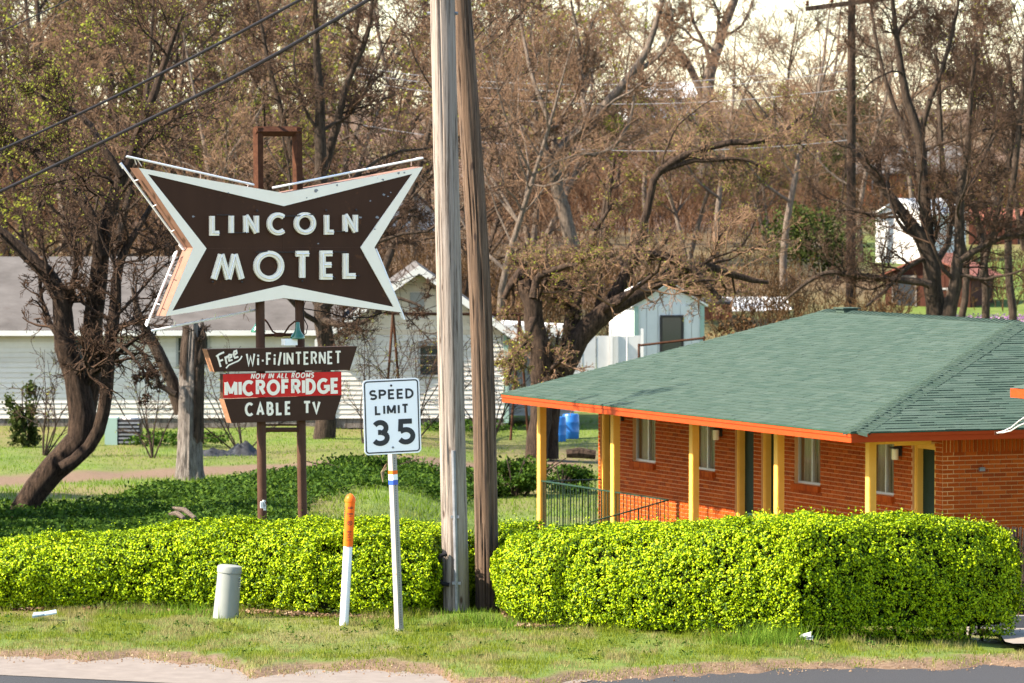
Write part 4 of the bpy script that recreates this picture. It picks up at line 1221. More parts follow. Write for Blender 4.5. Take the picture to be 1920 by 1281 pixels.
# ------------------------------------------------------------------ utility poles
MT['pole_a'] = mat_wood_pole('pale_pole_wood', (0.15, 0.112, 0.085), (0.225, 0.18, 0.145), (0.30, 0.26, 0.225))
MT['pole_b'] = mat_wood_pole('brown_pole_wood', (0.04, 0.021, 0.010), (0.095, 0.054, 0.029), (0.155, 0.105, 0.07))
def pole(name, xb, yb, xt, yt, d, wpx, wtop, mat, label, rough=1.0, bow=0.0):
    b = W(xb, yb, d); b[2] = float(terrain(b[0], b[1]))
    t = W(xt, yt, d)
    ax = (t - b) / np.linalg.norm(t - b)
    L = 11.0
    root = empty(name, b, label, 'utility pole')
    r0, r1 = wpx / 2 / pxm(d), wtop / 2 / pxm(d)
    rg = np.random.default_rng(int(xb))
    mb = MB()
    mb.lathe(b - ax * 0.5, ax, [(0.0, r0 * 1.03)] + [(0.5 + s, r0 + (r1 - r0) * s / 6.5) for s in np.linspace(0, L, 90)], 56)
    nv = []
    for v in mb.v:
        v = np.array(v); h = np.dot(v - b, ax); c = b + ax * h; rd = v - c; a = math.atan2(rd[1], rd[0])
        g = float(vnoise(a * 7.5 + xb, h * 0.35 + 2 * math.sin(a)))
        crack = max(0.0, 1 - abs(g - 0.5) / 0.06)
        k = 1 - 0.085 * crack * rough + 0.035 * rough * (float(vnoise(a * 16, h * 0.8)) - .5) + 0.03 * (float(vnoise(a * 2 + 5, h * 0.5)) - .5)
        nv.append(tuple(c + rd * k + np.array([bow * math.sin(math.pi * min(max(h, 0), 6.5) / 6.5), 0, 0])))
    mb.v = nv
    mb.build('shaft', mat, root, True)
    return root, b, ax, r0, r1, L
p1, b1_, ax1, ra, rb, L1 = pole('utility_pole', 856, 1138, 829.5, 0, 50.6, 50, 46, MT['pole_a'], 'pale weathered utility pole with grey conduit, left of the pair')
p2, b2_, ax2, ra2, rb2, L2 = pole('utility_pole', 914, 1126, 864.0, 0, 51.0, 45, 38, MT['pole_b'], 'rough brown utility pole leaning left, right of the pair', 1.8, .068)
mb = MB(); f = np.array([0.05, -1, 0.0]); f /= np.linalg.norm(f)
q0 = b1_ + f * (ra + 0.008); mb.tube([q0 - ax1 * 0.1, q0 + ax1 * 1.7], 0.022, 8); mb.build('conduit', MT['greymetal'], p1, True)
for h_ in (1.0, 0.3):
    mb = MB(); mb.box(b1_ + f * (ra + 0.012) + ax1 * h_, np.array([1.0, 0, 0]), f, ax1, 0.09, 0.02, 0.03); mb.build('conduit_strap', MT['greymetal'], p1)
mb = MB()
pts = [W(x, y, 50.45) for x, y in ((838, 1038), (826, 1042), (819, 1062), (820, 1082), (829, 1094), (842, 1097))]
mb.tube(pts, 0.022, 8); mb.build('cable_loop', MT['cable'], p1, True)
mb = MB(); 
for s in (0.06, -0.05):
    mb.tube([b1_ + ax1 * 6.3 + np.array([ra * 0.8 * (1 if s > 0 else -1), 0, 0]), b1_ + ax1 * 6.3 + np.array([ra * 1.15 * (1 if s > 0 else -1), 0, 0])], 0.02, 6)
mb.build('pole_bolt', MT['greymetal'], p1)

# overhead cables running left from the pole
def cable(name, pts, r, label, group=None):
    mb = MB(); 
    P = [W(*p) for p in pts]
    A_ = np.array(P); t = np.linspace(0, len(P) - 1, 40)
    Q = []
    for k in range(3):
        Q.append(np.interp(t, range(len(P)), A_[:, k]))
    Q = np.stack(Q, -1)
    for _ in range(12): Q[1:-1] = (Q[:-2] + 2 * Q[1:-1] + Q[2:]) / 4
    mb.tube(list(Q), r, 6)
    o = mb.build(name, MT['cable'], None, True)
    return props(o, label, 'cable', group)
cable('overhead_cable', [(815, -75, 50.6), (690, 0, 52.5), (540, 90, 55), (400, 166, 57.5), (200, 262, 61), (0, 362, 64), (-300, 490, 70)], 0.021, 'lower thick black overhead cable falling to the left')
cable('overhead_cable', [(815, -145, 50.6), (560, 2, 54.5), (400, 88, 57.5), (200, 190, 61), (0, 283, 64), (-300, 410, 70)], 0.0175, 'upper thick black overhead cable falling to the left')
cable('overhead_cable', [(300, -90, 60), (130, 0, 66), (0, 60, 70), (-300, 180, 80)], 0.009, 'thin overhead cable across the top left corner')
wa = W(1869, 812, 72.3)
svc = empty('service_wire', W(1869, 812, 72.3), 'pair of pale service wires fixed to the dark red fascia at right', 'wire')
for e, nm in (((1925, 780), 'wire'), ((1925, 792), 'wire')):
    mb = MB(); b_ = W(*e, 66); m_ = (wa + b_) / 2 - ZU * 0.04
    mb.tube([wa, wa + (m_ - wa) * .5 - ZU * .01, m_, m_ + (b_ - m_) * .5 + ZU * .01, b_, b_ + (b_ - m_) * 4], 0.009, 6); mb.build(nm, MT['tube'], svc, True)
mb = MB(); mb.box(wa - np.array([0, .02, 0]), (1, 0, 0), (0, 1, 0), (0, 0, 1), 0.07, 0.05, 0.05); mb.build('wire_clamp', MT['rust'], svc)

# litter on the verge
p = W(85, 1177, 49.9); z = float(terrain(p[0], p[1]))
mb = MB(); mb.prism([(p[0] - .13, p[1] - .05, z + .05), (p[0] + .12, p[1] - .02, z + .09), (p[0] + .10, p[1] + .12, z + .11), (p[0] - .12, p[1] + .10, z + .07)], (0, 0, -0.014))
mb.prism([(p[0] - .13, p[1] - .06, z + .05), (p[0] - .02, p[1] - .05, z + .065), (p[0] - .03, p[1] - .01, z + .085), (p[0] - .12, p[1] + .0, z + .08)], (0, 0, 0.012))
props(mb.build('crushed_carton', MT['litterblue']), 'flattened pale blue carton lying on the grass at left', 'litter')
p = W(1512, 1221, 47.4); z = float(terrain(p[0], p[1]))
mb = MB()
for i in range(5):
    a = i * 1.3; c = np.array([p[0] + .03 * math.cos(a), p[1], z + .05 + .01 * i])
    mb.prism([c + np.array([-.04, -.02, 0]), c + np.array([.03, -.03, .02 * math.sin(a)]), c + np.array([.04, .03, .03]), c + np.array([-.03, .03, .01])], (0.0, 0, .004))
props(mb.build('paper_scrap', MT['paper']), 'crumpled white paper scrap at the foot of the hedge corner', 'litter')

# ------------------------------------------------------------------ white house behind
def planks(parent, a, b, z0, z1, n, mat, exp=0.125, gap=None, clip=None, holes=()):
    """lap siding: one board per course between a and b (plan points), outward normal n"""
    a = np.array([a[0], a[1], 0.0]); b = np.array([b[0], b[1], 0.0]); d = b - a; L = np.linalg.norm(d); d /= L
    n = np.array([n[0], n[1], 0.0]); k = 0
    z = z0
    while z < z1 - 0.02:
        h = min(exp, z1 - z)
        spans = [(0, L)]
        if clip: spans = [clip(z + h)]
        for h0, h1, hz0, hz1 in holes:
            if z + h > hz0 and z < hz1:
                new = []
                for s0, s1 in spans:
                    if h1 <= s0 or h0 >= s1: new.append((s0, s1)); continue
                    if h0 > s0: new.append((s0, h0))
                    if h1 < s1: new.append((h1, s1))
                spans = new
        for s0, s1 in spans:
            if s1 - s0 < 0.05: continue
            p0, p1 = a + d * s0, a + d * s1
            m = MB()
            V = [p0 + n * .028 + ZU * z, p1 + n * .028 + ZU * z, p1 + n * .008 + ZU * (z + h), p0 + n * .008 + ZU * (z + h),
                 p0 - n * .01 + ZU * z, p1 - n * .01 + ZU * z, p1 - n * .01 + ZU * (z + h), p0 - n * .01 + ZU * (z + h)]
            m.add(V, [(0, 1, 2, 3), (4, 7, 6, 5), (0, 4, 5, 1), (3, 2, 6, 7), (0, 3, 7, 4), (1, 5, 6, 2)])
            m.build('siding_board', mat, parent)
        z += exp; k += 1

def gwin(parent, a, d, n, s0, s1, z0, z1, rails=2):
    m = MB(); q = lambda s, z, o: np.array([a[0], a[1], 0]) + d * s + ZU * z + n * o
    w = MB()
    for c, sx, sz in (((s0 + s1) / 2, s1 - s0 + .1, .06),):
        w.box(q((s0 + s1) / 2, z1 + .03, .03), d, n, ZU, s1 - s0 + .12, .05, .06); w.box(q((s0 + s1) / 2, z0 - .03, .03), d, n, ZU, s1 - s0 + .12, .06, .05)
    for s in (s0 - .03, s1 + .03): w.box(q(s, (z0 + z1) / 2, .03), d, n, ZU, .06, .05, z1 - z0)
    for i in range(1, rails): w.box(q((s0 + s1) / 2, z0 + (z1 - z0) * i / rails, .012), d, n, ZU, s1 - s0, .03, .03)
    o = w.build('window', MT['greysiding'], parent)
    g = MB(); g.box(q((s0 + s1) / 2, (z0 + z1) / 2, -.005), d, n, ZU, s1 - s0, .01, z1 - z0); g.build('pane', MT['glass'], o)

hd = np.array([math.cos(math.radians(2)), math.sin(math.radians(2)), 0]); hn = np.array([hd[1], -hd[0], 0])   # along the wall, outward
ga = W(620, 803, 122.0); GZ = -1.75
house = empty('white_house', (ga[0] - 4, ga[1], GZ), 'white clapboard house with grey roof and front gable behind the trees', 'house')
HA = np.array([ga[0], ga[1], 0.0])           # left front corner of the gabled wing
GW, EZ, GPK = 4.5, 0.52, 2.12
wall_w = GW
main_a = HA - hd * 12.5 - hn * 0.0 + np.array([0, 0, 0])
mainF = main_a - hn * 0.25
# bodies
m = MB(); m.box(mainF + hd * 6.2 - hn * 2.6 + ZU * ((GZ + EZ) / 2), hd, hn, ZU, 12.4, 5.1, EZ - GZ)
m.build('main_block', MT['siding'], house)
m = MB(); m.box(HA + hd * GW / 2 - hn * 3.03 + ZU * ((GZ + EZ) / 2), hd, hn, ZU, GW - .02, 6.0, EZ - GZ)
m.prism([HA + ZU * EZ - hn * .03, HA + hd * GW + ZU * EZ - hn * .03, HA + hd * GW / 2 + ZU * GPK - hn * .03], -hn * 6.0)
m.build('gable_block', MT['siding'], house)
planks(house, mainF, mainF + hd * 12.4, GZ + .12, EZ, hn, MT['siding'], 0.13, holes=((5.6, 6.3, -0.25, .45), (8.6, 9.4, -0.3, .45), (2.0, 2.9, -.3, .45)))
gwin(house, mainF, hd, hn, 5.63, 6.27, -0.22, .42); gwin(house, mainF, hd, hn, 8.63, 9.37, -0.27, .42); gwin(house, mainF, hd, hn, 2.03, 2.87, -0.27, .42)
planks(house, HA, HA + hd * GW, GZ + .12, EZ - .02, hn, MT['siding'], 0.122, holes=((2.25, 2.85, -0.55, .25),))
gwin(house, HA, hd, hn, 2.28, 2.82, -0.52, .22, 3)
planks(house, HA, HA + hd * GW, EZ - .02, GPK - .1, hn, MT['tansiding'], 0.122, clip=lambda z: ((z - EZ) / (GPK - EZ) * GW / 2, GW - (z - EZ) / (GPK - EZ) * GW / 2))
m = MB(); m.box(HA + hd * 2.2 + hn * .02 + ZU * (EZ + .85), hd, hn, ZU, .36, .05, .4); m.build('gable_vent', MT['greysiding'], house)
for s in (0.03, GW - .03):
    m = MB(); m.box(HA + hd * s + hn * .03 + ZU * ((GZ + EZ) / 2), hd, hn, ZU, .13, .04, EZ - GZ); m.build('corner_board', MT['greenfrom'], house)
m = MB(); m.box(HA + hd * GW / 2 - hn * .1 + ZU * (GZ + .02), hd, hn, ZU, GW - .1, .2, .3); m.box(mainF + hd * 6.2 - hn * .1 + ZU * (GZ - .0), hd, hn, ZU, 12.3, .2, .3); m.build('footing', MT['bark_dead'], house)  # footing toned grey-brown to stand in for dark shadow along the wall foot
# roofs
m = MB(); RZ = 2.35; ov = .35
e0 = mainF + hn * ov; back = -hn * (5.1 + 2 * ov)
for f0, f1 in (((0, EZ + .02), (.5, RZ)), ((.5, RZ), (1, EZ + .02))):
    p = e0 + back * f0[0] - hd * .4; q_ = e0 + back * f1[0] - hd * .4
    m.prism([p + ZU * f0[1], p + hd * 13.2 + ZU * f0[1], q_ + hd * 13.2 + ZU * f1[1], q_ + ZU * f1[1]], ZU * .09)
rf = m.build('roof', MT['greyroof'], house)
m = MB(); m.box(e0 + hd * 6.2 + ZU * (EZ + .03), hd, hn, ZU, 13.2, .09, .13); m.build('gutter_board', MT['metalwhite'], rf)
m = MB(); cen = HA + hd * GW / 2
for s in (-1, 1):
    w_ = GW / 2 + .38; dz = (GPK - EZ) / (GW / 2)
    top = cen + hn * .4 + ZU * (GPK + .05); lo_ = cen + hd * s * w_ + hn * .4 + ZU * (GPK + .05 - dz * w_)
    m.prism([top, lo_, lo_ - hn * 7, top - hn * 7] if s > 0 else [lo_, top, top - hn * 7, lo_ - hn * 7], ZU * .09)
gr = m.build('gable_roof', MT['greyroof'], house)
m = MB()
for s in (-1, 1):
    w_ = GW / 2 + .40; dz = (GPK - EZ) / (GW / 2)
    top = cen + hn * .42 + ZU * (GPK + .145); lo_ = cen + hd * s * w_ + hn * .42 + ZU * (GPK + .145 - dz * w_)
    m.prism([top, lo_, lo_ - ZU * .2, top - ZU * .2], -hn * .03)
m.build('rake_board', MT['metalwhite'], gr)
# lean-to at the right
m = MB(); la = HA + hd * GW - hn * 1.6
m.box(la + hd * .9 - hn * 1.5 + ZU * -.55, hd, hn, ZU, 1.75, 3, 2.1)
lt = m.build('lean_to', MT['greysiding'], house)
planks(lt, la + hd * .03, la + hd * 1.77, GZ + .1, .45, hn, MT['greysiding'], .12, holes=((.7, 1.4, -.7, .0),))
gwin(lt, la, hd, hn, .72, 1.38, -.68, -.03, 2)
m = MB(); m.prism([la + hd * -.05 + hn * .5 + ZU * .42, la + hd * 2.1 + hn * .5 + ZU * .30, la + hd * 2.1 - hn * 3 + ZU * .30, la - hd * .05 - hn * 3 + ZU * .42], ZU * .3)
m.build('lean_to_roof', MT['metalwhite'], lt)

# ------------------------------------------------------------------ other buildings
def gable_house(name, label, cat, c, yaw, wd, dp, hgt, rise, zb, wallm, roofm, front_gable=True, door=None, win=(), ov=.25, board=None, trim=None, roof_ax=None):
    d = np.array([math.cos(yaw), math.sin(yaw), 0]); n = np.array([d[1], -d[0], 0])
    c = np.array([c[0], c[1], 0.0])
    root = empty(name, (c[0], c[1], zb), label, cat)
    a = c - d * wd / 2
    m = MB()
    if front_gable:
        m.prism([a + ZU * (zb - 1), a + d * wd + ZU * (zb - 1), a + d * wd + ZU * (zb + hgt), c + ZU * (zb + hgt + rise), a + ZU * (zb + hgt)], -n * dp)
    else:
        m.prism([a + ZU * (zb - 1), a - n * dp + ZU * (zb - 1), a - n * dp + ZU * (zb + hgt), a - n * dp / 2 + ZU * (zb + hgt + rise), a + ZU * (zb + hgt)], d * wd)
    m.build('wall', wallm, root)
    m = MB()
    if front_gable:
        for s in (-1, 1):
            k = rise / (wd / 2); w_ = wd / 2 + ov
            t = c + n * ov + ZU * (zb + hgt + rise + .03); l = c + d * s * w_ + n * ov + ZU * (zb + hgt + rise + .03 - k * w_)
            pts = [t, l, l - n * (dp + 2 * ov), t - n * (dp + 2 * ov)]
            m.prism(pts if s > 0 else pts[::-1], ZU * .06)
    else:
        k = rise / (dp / 2); w_ = dp / 2 + ov; mid = c - n * dp / 2
        for s in (1, -1):
            t = mid - d * (wd / 2 + ov) + ZU * (zb + hgt + rise + .03); l = mid + n * s * w_ - d * (wd / 2 + ov) + ZU * (zb + hgt + rise + .03 - k * w_)
            pts = [t, l, l + d * (wd + 2 * ov), t + d * (wd + 2 * ov)]
            m.prism(pts if s > 0 else pts[::-1], ZU * .06)
    m.build('roof', roofm, root)
    if door:
        s0, s1, h = door
        m = MB(); m.box(a + d * (s0 + s1) / 2 + n * .02 + ZU * (zb + h / 2), d, n, ZU, s1 - s0, .05, h); dd = m.build('door', MT['glass'], root)
        m = MB()
        for s in (s0 - .04, s1 + .04): m.box(a + d * s + n * .03 + ZU * (zb + h / 2), d, n, ZU, .07, .06, h)
        m.box(a + d * (s0 + s1) / 2 + n * .03 + ZU * (zb + h + .03), d, n, ZU, s1 - s0 + .14, .06, .07); m.build('door_frame', trim or MT['greenfrom'], dd)
    for s0, s1, z0, z1 in win:
        gwin(root, a, d, n, s0, s1, zb + z0, zb + z1)
    if board:
        cnt = int(wd / board)
        for i in range(cnt):
            m = MB(); m.box(a + d * (i + .5) * wd / cnt + n * .012 + ZU * (zb + hgt / 2), d, n, ZU, wd / cnt - .02, .024, hgt); m.build('wall_panel', wallm, root)
    return root, a, d, n
# white sheet-metal shed with a dark doorway
sc_ = W(1254, 640, 135)
r_, a_, d_, n_ = gable_house('metal_shed', 'white sheet-metal shed with pale roof and dark doorway above the motel roof', 'shed', sc_, math.radians(12), 1.95, 3.2, 2.62, .60, -1.75, MT['metalwhite'], MT['metalwhite'], True, (.78, 1.32, 2.28), (), .13, .28, MT['darkrod'])
for s in (.02, 1.93):
    m = MB(); m.box(a_ + d_ * s + n_ * .04 + ZU * -.45, d_, n_, ZU, .12, .06, 2.6)
    m.build('corner_trim', MT['greenfrom'], r_)
# white board fence left of it
fc = W(1132, 640, 131)
fr_ = empty('white_fence', (fc[0], fc[1], -1.9), 'white panel fence between the twisted tree and the metal shed', 'fence')
for i in range(5):
    c = fc + np.array([(i - 2) * .42, (i - 2) * .05, 0]); m = MB(); m.box((c[0], c[1], -.9), (1, .1, 0), (-.1, 1, 0), ZU, .40, .04, 2.1); m.build('fence_panel', MT['metalwhite'], fr_)
for i in range(3):
    c = fc + np.array([(i - 1) * .84 + .21, -.06, 0]); m = MB(); m.box((c[0], c[1], -.8), (1, 0, 0), (0, 1, 0), ZU, .07, .07, 2.3); m.build('fence_post', MT['metalwhite'], fr_)
# pipe rail in front of the shed
pr = empty('pipe_rail', W(1260, 700, 128), 'thin rusty pipe rail across the front of the metal shed', 'rail')
m = MB(); m.tube([W(1198, 648, 128), W(1320, 634, 128)], .035, 6); m.build('rail', MT['rust'], pr)
for x in (1198, 1320):
    t = W(x, 648 if x < 1250 else 634, 128); m = MB(); m.tube([t + ZU * .05, (t[0], t[1], -2)], .035, 6); m.build('rail_post', MT['rust'], pr)
# orange brick outbuilding and pale roof
bc = W(1345, 610, 152); gable_house('brick_outbuilding', 'small orange brick outbuilding behind the motel roof ridge', 'outbuilding', bc, math.radians(8), .95, 2, 1.65, .1, bc[2] - 1.0, MT['orangebrick'], MT['greyroof'], False, None, (), .03)
bc = W(1425, 590, 156); gable_house('low_shed', 'low shed with pale flat-looking roof half hidden by brush', 'shed', bc, math.radians(5), 1.9, 3.0, .8, .4, bc[2] - .75, MT['bark_dead'], MT['metalwhite'], False, None, (), .1)
# white shed on the slope
bc = W(1668, 440, 180); gable_house('white_shed', 'small white shed with white roof on the slope at right', 'shed', (bc[0] + .35, bc[1]), math.radians(-38), 2.1, 3.0, 1.75, .55, float(terrain(bc[0], 180)) + .05, MT['metalwhite'], MT['metalwhite'], True, None, (), .12)
# red shed below it
bc = W(1740, 560, 158); gable_house('red_shed', 'dark red wooden shed with rusty roof behind the right tree', 'shed', (bc[0], bc[1]), math.radians(-20), 2.9, 3.0, 1.75, .62, bc[2] - 1.0, MT['barnred'], MT['redroof'], True, (.3, 1.0, 1.7), ((1.5, 2.1, .5, 1.3),), .25, .29, MT['bark_dead'])
# far houses
bc = W(1712, 365, 258); gable_house('far_house', 'distant house with pale grey roof and red-brown wall up the slope', 'house', (bc[0], bc[1]), math.radians(-6), 5.5, 6, 1.9, 1.3, float(terrain(bc[0], 258)) + .0, MT['orangebrick'], MT['greyroof'], False, None, ((.6, 1.3, .7, 1.6), (2.4, 3.0, .2, 1.7), (3.9, 4.6, .7, 1.6)), .4)
bc = W(748, 440, 205); gable_house('gabled_cottage', 'distant pale cottage gable glimpsed between motel sign and poles', 'house', (bc[0], bc[1]), math.radians(20), 3.6, 5, 2.0, 1.5, bc[2] - 1.2, MT['metalwhite'], MT['greyroof'], True, None, ((1.0, 1.6, .6, 1.5),), .25)
bc = W(1862, 425, 195); gable_house('orange_hut', 'orange-brown hut on the grass at the right edge', 'hut', (bc[0], bc[1]), math.radians(-15), 2.0, 2, .75, .4, bc[2] - .5, MT['barnred'], MT['redroof'], False, None, (), .1)
bc = W(1240, 195, 480); gable_house('hilltop_house', 'white house glimpsed through twigs on the hilltop', 'house', (bc[0], bc[1]), math.radians(10), 7.0, 6, 2.4, 1.4, float(terrain(bc[0], 480)) - .1, MT['metalwhite'], MT['metalwhite'], False, None, (), .3)

# ------------------------------------------------------------------ yard things
# rusty swing frame
sf_ = empty('swing_frame', W(860, 800, 117), 'rusty A-frame swing set in front of the white gable', 'swing frame')
tl_, tr_ = W(737, 588, 117), W(974, 590, 119.5)
m = MB(); m.tube([tl_ - np.array([.2, 0, 0]), tr_ + np.array([.3, 0, 0])], .035, 7); m.build('top_bar', MT['rust'], sf_)
for t in (tl_, tr_):
    for dx, dy in ((-.22, -.6), (.22, .6)):
        g_ = float(terrain(t[0], t[1])); m = MB(); m.tube([t, (t[0] + dx, t[1] + dy, g_)], .033, 7); m.build('leg', MT['rust'], sf_)
    m = MB(); q0_ = t + (np.array([t[0] - .22, t[1] - .6, -1.85]) - t) * .6; q1_ = t + (np.array([t[0] + .22, t[1] + .6, -1.85]) - t) * .6; m.tube([q0_, q1_], .025, 6); m.build('brace', MT['rust'], sf_)
# blue barrels
for i, (x, lab) in enumerate(((1050, 'left blue plastic barrel behind the porch'), (1070, 'right blue plastic barrel behind the porch'))):
    c = W(x, 795, 119 + i); z = float(terrain(c[0], c[1])); r = .21 if i else .15
    m = MB(); m.lathe((c[0], c[1], z), ZU, [(0, r * .9), (.03, r), (.16, r * 1.03), (.18, r * 1.06), (.2, r * 1.03), (.4, r * 1.04), (.42, r * 1.07), (.44, r * 1.03), (.58, r), (.62, r * .88), (.63, r * .3)], 18)
    props(m.build('plastic_barrel', MT['blueplastic'], None, True), lab, 'barrel', 'blue barrels behind the porch')
# green utility cabinet and dark cooler beside the house wall
c = W(232, 850, 113); z = float(terrain(c[0], c[1])); cab = empty('cooling_unit', (c[0], c[1], z), 'dark cooling unit with green side panel beside the white house wall', 'cooling unit')
m = MB(); m.abox(c[0] - .12, c[0] + .42, c[1] - .3, c[1] + .3, z - .05, z + .6); m.build('casing', MT['darkrod'], cab)
m = MB(); m.abox(c[0] - .42, c[0] - .125, c[1] - .34, c[1] + .34, z - .05, z + .64); m.build('side_panel', MT['greenfrom'], cab)
m = MB(); 
for i in range(6): m.abox(c[0] - .1, c[0] + .40, c[1] - .33, c[1] - .302, z + .05 + .09 * i, z + .09 + .09 * i)
m.build('louvre', MT['greymetal'], cab)
m = MB(); m.lathe((c[0] + .18, c[1], z + .6), ZU, [(0, .2), (.04, .2), (.08, .1), (.09, .02)], 14); m.build('fan_cover', MT['metalwhite'], cab)
# heap of dark tarpaulin / scrap by the stump
c = W(428, 842, 108); z = float(terrain(c[0], c[1]))
xs, ys = np.meshgrid(np.linspace(-.75, .75, 26), np.linspace(-.5, .5, 14))
hz = (.36 * np.exp(-((xs - .35) / .3) ** 2 - (ys / .35) ** 2) + .2 * np.exp(-((xs + .35) / .35) ** 2 - (ys / .3) ** 2)) * (0.5 + 1.1 * fbm(xs * 14, ys * 14)) - .03
I = np.arange(xs.size).reshape(xs.shape); F = np.stack([I[:-1, :-1], I[:-1, 1:], I[1:, 1:], I[1:, :-1]], -1).reshape(-1, 4)
props(link_mesh('tarpaulin_heap', mesh_arrays('tarpaulin_heap', np.stack([c[0] + xs, c[1] + ys, z + hz], -1).reshape(-1, 3), F), MT['debris']), 'crumpled dark tarpaulin heap on the ground behind the sign posts', 'tarpaulin')
# pale fallen boughs by the bank
m = MB()
for i, (x0, y0, x1, y1) in enumerate(((325, 952, 366, 972), (318, 964, 345, 972))):
    p0_ = W(x0, y0, 74); p1_ = W(x1, y1, 72.5); m.tube([p0_, (p0_ + p1_) / 2 + ZU * .05, p1_], [.02, .04, .03], 6)
props(m.build('fallen_bough', MT['bark_pale']), 'pale broken bough lying in the dark ground cover behind the hedge', 'branch')
# log near the porch
lg = MB(); lg.tube([W(1062, 851, 106), W(1085, 849, 106), W(1117, 853, 106)], [.09, .12, .10], 8)
props(lg.build('fallen_log', MT['bark_dark'], None, True), 'dark fallen log on the lawn left of the porch wall', 'log')
# distribution pole with crossarm
d = 152; t = W(1597, -40, d); z = float(terrain(t[0], d)); dp_ = empty('crossarm_pole', (t[0], d, z), 'dark power pole with crossarm rising behind the motel roof', 'utility pole')
m = MB(); m.lathe((t[0], d, z - .3), ZU, [(0, .17), (t[2] - z + .3, .12)], 14); m.build('shaft', MT['bark_dark'], dp_, True)
a0, a1 = W(1510, 17, d - .25), W(1672, -4, d - .25)
m = MB(); dd_ = (a1 - a0) / np.linalg.norm(a1 - a0); m.box((a0 + a1) / 2, dd_, (0, 1, 0), np.cross(dd_, (0, 1, 0)), np.linalg.norm(a1 - a0), .12, .15); m.build('crossarm', MT['bark_dark'], dp_)
for x in (1514, 1560, 1640):
    p = W(x, 17 - (x - 1510) * .13 - 8, d - .25); m = MB(); m.lathe(p - ZU * .05, ZU, [(0, .04), (.06, .07), (.09, .04), (.13, .06), (.17, .03)], 8); m.build('insulator', MT['rust'], dp_)
for i, (x0, y0, x1, y1, dd, lab) in enumerate(((1597, 118, 900, 152, 150, 'uppermost pale line through the twigs left of the crossarm pole'), (1597, 131, 900, 164, 150, 'second pale line through the twigs left of the crossarm pole'),
                              (1597, 165, 900, 183, 150, 'third pale line through the twigs left of the crossarm pole'), (1597, 262, 880, 264, 150, 'lowest pale line through the trees left of the crossarm pole'))):
    m = MB(); A_, B_ = W(x0, y0, 152), W(x1, y1, 160)
    m.tube([A_ + (B_ - A_) * k / 14 - ZU * (1 - (k / 7 - 1) ** 2) * .35 for k in range(20)], .009, 5)
    props(m.build('distant_line', MT['greymetal']), lab, 'power line')

# ------------------------------------------------------------------ foliage tools
def leaf_quads(C, N, size, rng, aspect=0.5, fold=True):
    """C centres (n,3), N leaf normals (n,3), size (n,): pointed leaves of four triangles' worth of quads"""
    n = len(C)
    N = N / (np.linalg.norm(N, axis=1, keepdims=True) + 1e-9)
    R = rng.normal(size=(n, 3)); T = R - N * np.sum(R * N, 1, keepdims=True); T /= np.linalg.norm(T, axis=1, keepdims=True) + 1e-9
    B = np.cross(N, T)
    s = size[:, None]
    a = C - T * s * .5; b = C + T * s * .5
    l = C + B * s * aspect * .5 + T * s * .05 + N * s * .10
    r = C - B * s * aspect * .5 + T * s * .05 + N * s * .10
    V = np.stack([a, r, b, l], 1).reshape(-1, 3)
    F = np.arange(n * 4).reshape(n, 4)
    if fold:
        F = np.concatenate([F[:, [0, 1, 2]], F[:, [0, 2, 3]]], 0)
    return V, F

def blades(P, h, w, rng, lean=0.5):
    """triangular grass blades"""
    n = len(P)
    a = rng.uniform(0, 2 * np.pi, n); d = np.stack([np.cos(a), np.sin(a), np.zeros(n)], 1)
    b = rng.uniform(0, 2 * np.pi, n); L = np.stack([np.cos(b), np.sin(b), np.zeros(n)], 1) * (rng.random(n) * lean * h)[:, None]
    base = P - np.array([0, 0, .01])
    V = np.stack([base - d * (w / 2)[:, None], base + d * (w / 2)[:, None], P + L + np.stack([np.zeros(n), np.zeros(n), h], 1)], 1).reshape(-1, 3)
    return V, np.arange(n * 3).reshape(n, 3)

def tubes(P, R, sides=3):
    """P (b,n,3) polylines, R (b,n) radii -> verts, quads"""
    b, n, _ = P.shape
    T = np.empty_like(P); T[:, 1:-1] = P[:, 2:] - P[:, :-2]; T[:, 0] = P[:, 1] - P[:, 0]; T[:, -1] = P[:, -1] - P[:, -2]
    T /= np.linalg.norm(T, axis=2, keepdims=True) + 1e-9
    D = P[:, -1] - P[:, 0]; D /= np.linalg.norm(D, axis=1, keepdims=True) + 1e-9
    ref = np.where(np.abs(D[:, 2:3]) < .8, np.array([[0, 0, 1.0]]), np.array([[1.0, 0, 0]]))[:, None, :]
    A = np.cross(T, np.broadcast_to(ref, T.shape)); A /= np.linalg.norm(A, axis=2, keepdims=True) + 1e-9
    B = np.cross(T, A)
    th = 2 * np.pi * np.arange(sides) / sides
    V = P[:, :, None, :] + R[:, :, None, None] * (np.cos(th)[None, None, :, None] * A[:, :, None, :] + np.sin(th)[None, None, :, None] * B[:, :, None, :])
    idx = np.arange(b * n * sides).reshape(b, n, sides)
    i0 = idx[:, :-1, :]; i1 = idx[:, 1:, :]
    F = np.stack([i0, np.roll(i0, -1, 2), np.roll(i1, -1, 2), i1], -1).reshape(-1, 4)
    return V.reshape(-1, 3), F

